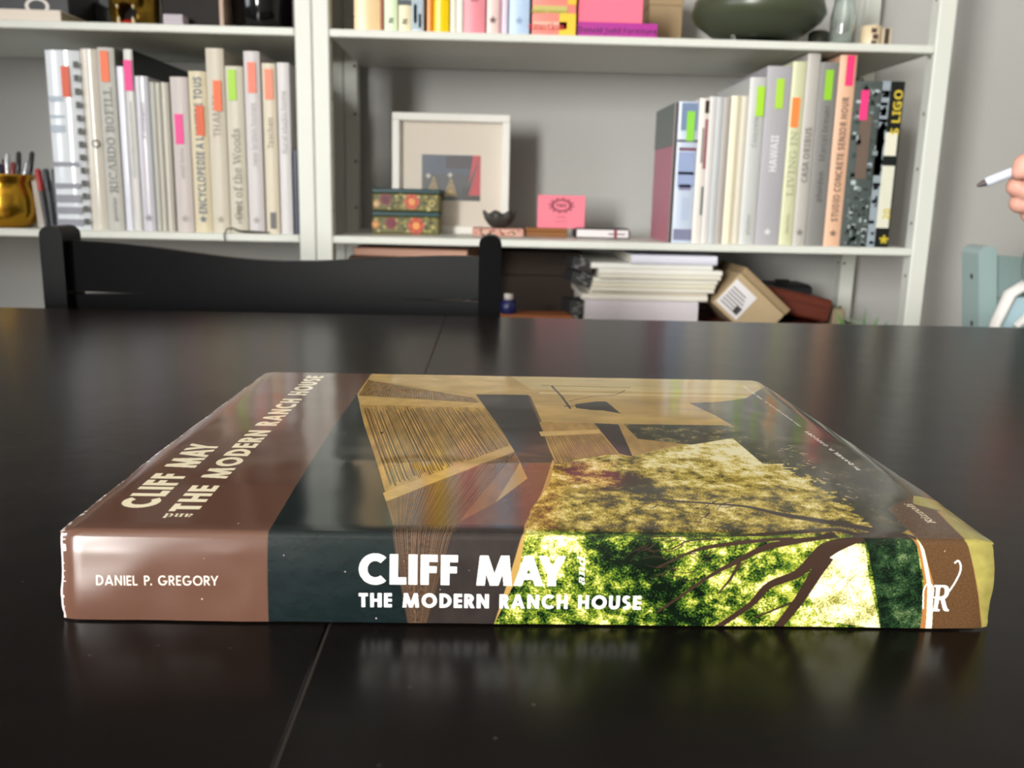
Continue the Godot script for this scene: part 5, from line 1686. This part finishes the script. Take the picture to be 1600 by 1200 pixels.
	part("body", box_mesh(Vector3(-0.11, 0, -0.10), Vector3(0.10, 0.24, 0.0), 0.002), mat(c8(58, 46, 38), 0.8), db)
	part("lid", box_mesh(Vector3(-0.112, 0.24, -0.102), Vector3(0.102, 0.285, 0.002), 0.002), mat(c8(62, 50, 42), 0.8), db)
	# spiky plant
	var pl := thing("potted_plant", "spiky green plant whose leaf tips show above the table near the right upright", "plant", Vector3(0.592, 0.018, -1.40))
	st = st_new()
	lathe(st, [Vector2(0.0, 0.45), Vector2(0.05, 0.45), Vector2(0.065, 0.56), Vector2(0.06, 0.56), Vector2(0.05, 0.54), Vector2(0.0, 0.54)], 28)
	part("pot", done(st), mat(c8(190, 180, 168), 0.6), pl)
	st = st_new()
	lathe(st, [Vector2(0.0, -0.018), Vector2(0.12, -0.018), Vector2(0.12, 0.02), Vector2(0.015, 0.03), Vector2(0.015, 0.43), Vector2(0.1, 0.44), Vector2(0.1, 0.45), Vector2(0.0, 0.45)], 28)
	part("stand", done(st), mat(c8(60, 56, 52), 0.5), pl)
	for k in 16:
		st = st_new()
		var a := TAU * k / 16.0
		var sp := rng.randf_range(0.02, 0.055)
		var hh := rng.randf_range(0.125, 0.15)
		tube(st, [Vector3(cos(a) * 0.012, 0.53, sin(a) * 0.012), Vector3(cos(a) * sp * 0.5, 0.53 + hh * 0.7, sin(a) * sp * 0.5), Vector3(cos(a) * sp, 0.53 + hh, sin(a) * sp)], [0.005, 0.0045, 0.0006], 6, 0.35)
		part("leaf", done(st), mat(c8(70, 140, 60) if k % 2 else c8(110, 170, 90), 0.45), pl)
	# under the left of the right-hand bay
	var pk := thing("pink_board", "pinkish brown board lying under the shelf right behind the middle uprights", "board", Vector3(-0.14, 0.7525, -1.53), -0.12)
	part("board", box_mesh(Vector3(-0.095, 0.0, -0.2), Vector3(0.10, 0.014, 0.0), 0.002), mat(c8(190, 146, 124), 0.6), pk)
	part("dark_edge", box_mesh(Vector3(-0.08, 0.0142, -0.2), Vector3(0.10, 0.019, -0.04), 0.001), mat(c8(70, 48, 38), 0.6), pk)
	var pb := thing("storage_box", "tall brown box under the pinkish board beside the middle uprights", "box", Vector3(-0.14, base, -1.535))
	part("body", box_mesh(Vector3(-0.10, 0, -0.22), Vector3(0.09, 0.25, 0.0), 0.002), mat(c8(70, 54, 44), 0.7), pb)
	part("lid", box_mesh(Vector3(-0.102, 0.25, -0.222), Vector3(0.092, 0.282, 0.002), 0.002), mat(c8(78, 60, 48), 0.7), pb)
	var ob := thing("wooden_crate", "orange-brown wooden crate whose top edge shows behind the black chair", "crate", Vector3(0.060, base, -1.51))
	part("body", box_mesh(Vector3(-0.055, 0, -0.06), Vector3(0.078, 0.180, 0.0), 0.002), mat(c8(140, 80, 42), 0.6), ob)
	part("lid", box_mesh(Vector3(-0.056, 0.180, -0.061), Vector3(0.079, 0.191, 0.001), 0.001), mat(c8(156, 92, 52), 0.6), ob)
	var bt := thing("blue_bottle", "small dark blue bottle with a white cap just right of the black chair", "bottle", Vector3(0.030, 0.6611, -1.53))
	st = st_new()
	lathe(st, [Vector2(0.0, 0.0), Vector2(0.013, 0.0), Vector2(0.014, 0.002), Vector2(0.014, 0.018), Vector2(0.009, 0.023), Vector2(0.0, 0.024)], 24)
	part("body", done(st), mat(c8(30, 36, 92), 0.25), bt)
	st = st_new()
	lathe(st, [Vector2(0.0, 0.023), Vector2(0.008, 0.023), Vector2(0.008, 0.033), Vector2(0.0, 0.034)], 20)
	part("cap", done(st), mat(c8(210, 204, 196), 0.4), bt)

# ------------------------------------------------------------------ right edge: chair, cloth, person with a pen
func right_corner() -> void:
	var gc := make_chair("dining_chair", "grey-green painted wooden chair with screw caps on its post, at the right edge", c8(150, 171, 170), Vector3(0.946, -0.006, -1.2), 0.0)
	rake(gc, 0.13)
	var cl := thing("white_cloth", "white folded cloth hanging in loops on the grey-green chair's backrest", "cloth", Vector3(0.684, 0.680, -1.155))
	var st := st_new()
	tube(st, [Vector3(-0.026, -0.02, 0), Vector3(-0.024, 0.03, 0.004), Vector3(-0.012, 0.068, 0.006), Vector3(0.012, 0.084, 0.004), Vector3(0.05, 0.086, 0), Vector3(0.09, 0.07, 0), Vector3(0.10, 0.0, 0)], [0.008, 0.010, 0.011, 0.011, 0.012, 0.012, 0.01], 14, 0.6)
	part("outer_fold", done(st), mat(c8(232, 230, 226), 0.85), cl)
	st = st_new()
	tube(st, [Vector3(0.0, 0.026, 0.008), Vector3(0.016, 0.042, 0.010), Vector3(0.04, 0.06, 0.008), Vector3(0.07, 0.05, 0.006)], [0.007, 0.010, 0.011, 0.008], 14, 0.7)
	part("inner_fold", done(st), mat(c8(230, 228, 224), 0.85), cl)
	st = st_new()
	box(st, Vector3(-0.016, -0.03, -0.006), Vector3(0.08, 0.064, 0.0), 0.004)
	part("lining", done(st), mat(c8(176, 204, 214), 0.8), cl)
	# the person: only the hand with the pen is in the photograph
	var p := thing("person", "person at the right edge in a grey-green sleeve, fingers holding a white pen", "person", Vector3(0, 0, 0))
	var skin := StandardMaterial3D.new()
	skin.albedo_color = c8(222, 166, 148)
	skin.roughness = 0.5
	skin.subsurf_scatter_enabled = true
	skin.subsurf_scatter_strength = 0.15
	var V := func(x, y, z): return Vector3(x, y, z)
	# hand
	var hand := [
		[V.call(0.572, 0.895, -0.905), V.call(0.555, 0.906, -0.888), 0.020, 0.020], [V.call(0.568, 0.876, -0.905), V.call(0.548, 0.882, -0.886), 0.019, 0.018],
		[V.call(0.60, 0.885, -0.935), V.call(0.575, 0.886, -0.91), 0.022, 0.024],
		# index
		[V.call(0.548, 0.912, -0.884), V.call(0.516, 0.918, -0.872), 0.0100, 0.0095], [V.call(0.516, 0.918, -0.872), V.call(0.500, 0.902, -0.866), 0.0093, 0.0085], [V.call(0.500, 0.902, -0.866), V.call(0.497, 0.892, -0.866), 0.0083, 0.0072],
		# middle
		[V.call(0.546, 0.898, -0.892), V.call(0.514, 0.893, -0.888), 0.0098, 0.0094], [V.call(0.514, 0.893, -0.888), V.call(0.504, 0.874, -0.880), 0.0092, 0.0085], [V.call(0.504, 0.874, -0.880), V.call(0.514, 0.864, -0.872), 0.0082, 0.0074],
		# ring
		[V.call(0.546, 0.882, -0.895), V.call(0.518, 0.870, -0.893), 0.0094, 0.009], [V.call(0.518, 0.870, -0.893), V.call(0.511, 0.852, -0.884), 0.0088, 0.0082], [V.call(0.511, 0.852, -0.884), V.call(0.524, 0.846, -0.874), 0.008, 0.007],
		# little
		[V.call(0.548, 0.868, -0.895), V.call(0.526, 0.853, -0.894), 0.0084, 0.008], [V.call(0.526, 0.853, -0.894), V.call(0.524, 0.838, -0.886), 0.0078, 0.0072], [V.call(0.524, 0.838, -0.886), V.call(0.535, 0.834, -0.878), 0.007, 0.0062],
		# thumb
		[V.call(0.566, 0.882, -0.880), V.call(0.540, 0.878, -0.860), 0.0125, 0.0108], [V.call(0.540, 0.878, -0.860), V.call(0.516, 0.885, -0.854), 0.0104, 0.0092], [V.call(0.516, 0.885, -0.854), V.call(0.506, 0.890, -0.856), 0.009, 0.0075],
	]
	# body, seated behind the table corner
	var body := [
		[V.call(0.93, 0.59, -1.02), V.call(0.93, 0.75, -1.02), 0.128, 0.125], [V.call(0.93, 0.75, -1.02), V.call(0.92, 1.0, -1.02), 0.125, 0.12],
		[V.call(0.80, 1.02, -1.05), V.call(1.05, 1.02, -0.98), 0.055, 0.055], [V.call(0.92, 1.05, -1.02), V.call(0.915, 1.14, -1.01), 0.055, 0.05],
		[V.call(0.80, 1.01, -1.06), V.call(0.713, 0.79, -1.10), 0.048, 0.038], [V.call(0.713, 0.79, -1.10), V.call(0.595, 0.884, -0.93), 0.038, 0.025],
		[V.call(1.06, 1.01, -0.97), V.call(1.10, 0.74, -0.90), 0.048, 0.038], [V.call(1.10, 0.74, -0.90), V.call(0.905, 0.673, -0.775), 0.036, 0.024],
		[V.call(0.86, 0.548, -1.0), V.call(0.86, 0.535, -0.62), 0.08, 0.06], [V.call(1.0, 0.548, -1.0), V.call(1.0, 0.535, -0.62), 0.08, 0.06],
		[V.call(0.86, 0.53, -0.62), V.call(0.86, 0.08, -0.66), 0.055, 0.04], [V.call(1.0, 0.53, -0.62), V.call(1.0, 0.08, -0.66), 0.055, 0.04],
		[V.call(0.86, 0.05, -0.68), V.call(0.86, 0.045, -0.50), 0.045, 0.04], [V.call(1.0, 0.05, -0.68), V.call(1.0, 0.045, -0.50), 0.045, 0.04],
	]
	var head := [[V.call(0.905, 1.24, -1.0), V.call(0.905, 1.27, -1.01), 0.085, 0.09], [V.call(0.89, 1.18, -0.96), V.call(0.89, 1.2, -0.96), 0.045, 0.05], [V.call(0.875, 1.225, -0.905), V.call(0.874, 1.205, -0.893), 0.009, 0.012],
		[V.call(0.82, 1.22, -1.02), V.call(0.82, 1.25, -1.02), 0.014, 0.016], [V.call(0.985, 1.22, -0.98), V.call(0.985, 1.25, -0.98), 0.014, 0.016], [V.call(0.865, 1.175, -0.912), V.call(0.89, 1.175, -0.91), 0.009, 0.009], [V.call(0.91, 1.12, -1.01), V.call(0.905, 1.2, -1.0), 0.05, 0.055]]
	for h in hand:
		for e in 2:
			h[e] = Vector3(h[e].x + 0.003, 0.889 + (h[e].y - 0.889) * 0.72, h[e].z)
	var other := []
	for h in hand:
		var o := []
		for e in 2:
			var w: Vector3 = h[e] - Vector3(0.60, 0.886, -0.935)
			o.append(Vector3(0.90, 0.672, -0.77) + Vector3(w.x, -w.y, w.z))
		other.append([o[0], o[1], h[2], h[3]])
	var om := body_mesh(other, 0.003, 0.005)
	var hm := body_mesh(hand, 0.0026, 0.005)
	var bm := body_mesh(body, 0.017, 0.03)
	var em := body_mesh(head, 0.006, 0.02)
	var all := SurfaceTool.new()
	all.append_from(bm, 0, Transform3D())
	all.append_from(em, 0, Transform3D())
	all.append_from(hm, 0, Transform3D())
	all.append_from(om, 0, Transform3D())
	part("body", all.commit(), skin, p)
	var grow := func(list, r):
		var o := []
		for b in list:
			o.append([b[0], b[1], b[2] + r, b[3] + r])
		return o
	var top: Array = body.slice(0, 3) + [body[4], [body[5][0], body[5][0].lerp(body[5][1], 0.8), 0.038, 0.028], body[6], [body[7][0], body[7][0].lerp(body[7][1], 0.8), 0.036, 0.028]]
	part("cardigan", body_mesh(grow.call(top, 0.012), 0.014, 0.012), mat(c8(150, 172, 166), 0.9), p)
	var legs: Array = [[V.call(0.93, 0.60, -1.02), V.call(0.93, 0.66, -1.02), 0.128, 0.12]] + body.slice(8, 12)
	part("trousers", body_mesh(grow.call(legs, 0.012), 0.018, 0.03), mat(c8(60, 66, 84), 0.9), p)
	part("shoes", body_mesh(grow.call(body.slice(12, 14), 0.008), 0.012, 0.01), mat(c8(40, 38, 38), 0.5), p)
	part("hair", body_mesh([[V.call(0.915, 1.285, -1.035), V.call(0.91, 1.31, -1.02), 0.098, 0.084], [V.call(0.93, 1.2, -1.07), V.call(0.935, 1.1, -1.09), 0.07, 0.05], [V.call(0.828, 1.29, -1.0), V.call(0.835, 1.16, -1.03), 0.026, 0.03], [V.call(0.985, 1.29, -0.98), V.call(0.985, 1.16, -1.01), 0.026, 0.03], [V.call(0.86, 1.335, -0.955), V.call(0.945, 1.335, -0.945), 0.03, 0.03]], 0.009, 0.02), mat(c8(70, 50, 36), 0.6), p)
	for q in [0.868, 0.922]:
		part("eye", body_mesh([[V.call(q - 0.006, 1.258, -0.924), V.call(q + 0.006, 1.258, -0.924), 0.0075, 0.0075]], 0.002, 0.002), mat(c8(226, 222, 216), 0.2), p)
		part("iris", body_mesh([[V.call(q - 0.001, 1.258, -0.9185), V.call(q + 0.001, 1.258, -0.9185), 0.0042, 0.0042]], 0.0012, 0.001), mat(c8(52, 40, 34), 0.2), p)
		part("eyebrow", body_mesh([[V.call(q - 0.014, 1.278, -0.921), V.call(q + 0.014, 1.280, -0.920), 0.004, 0.003]], 0.002, 0.002), mat(c8(62, 44, 34), 0.7), p)
	part("lips", body_mesh([[V.call(0.868, 1.176, -0.906), V.call(0.895, 1.176, -0.902), 0.006, 0.006]], 0.002, 0.002), mat(c8(180, 104, 98), 0.5), p)
	# white pen held between thumb and index finger
	var pen := thing("pen", "white pen with a dark tip held in the fingers at the right edge", "pen", Vector3(0.4641, 0.8765, -0.88))
	var d := Vector3(0.0334, 0.0149, 0.004).normalized()
	st = st_new()
	tube(st, [d * 0.012, d * 0.014, d * 0.12, d * 0.122], [0.0036, 0.0046, 0.0046, 0.003], 16)
	part("barrel", done(st), mat(c8(214, 222, 236), 0.35), pen)
	st = st_new()
	tube(st, [d * 0.004, d * 0.007, d * 0.0125], [0.0012, 0.0024, 0.0034], 14)
	part("tip", done(st), mat(c8(86, 74, 74), 0.5), pen)
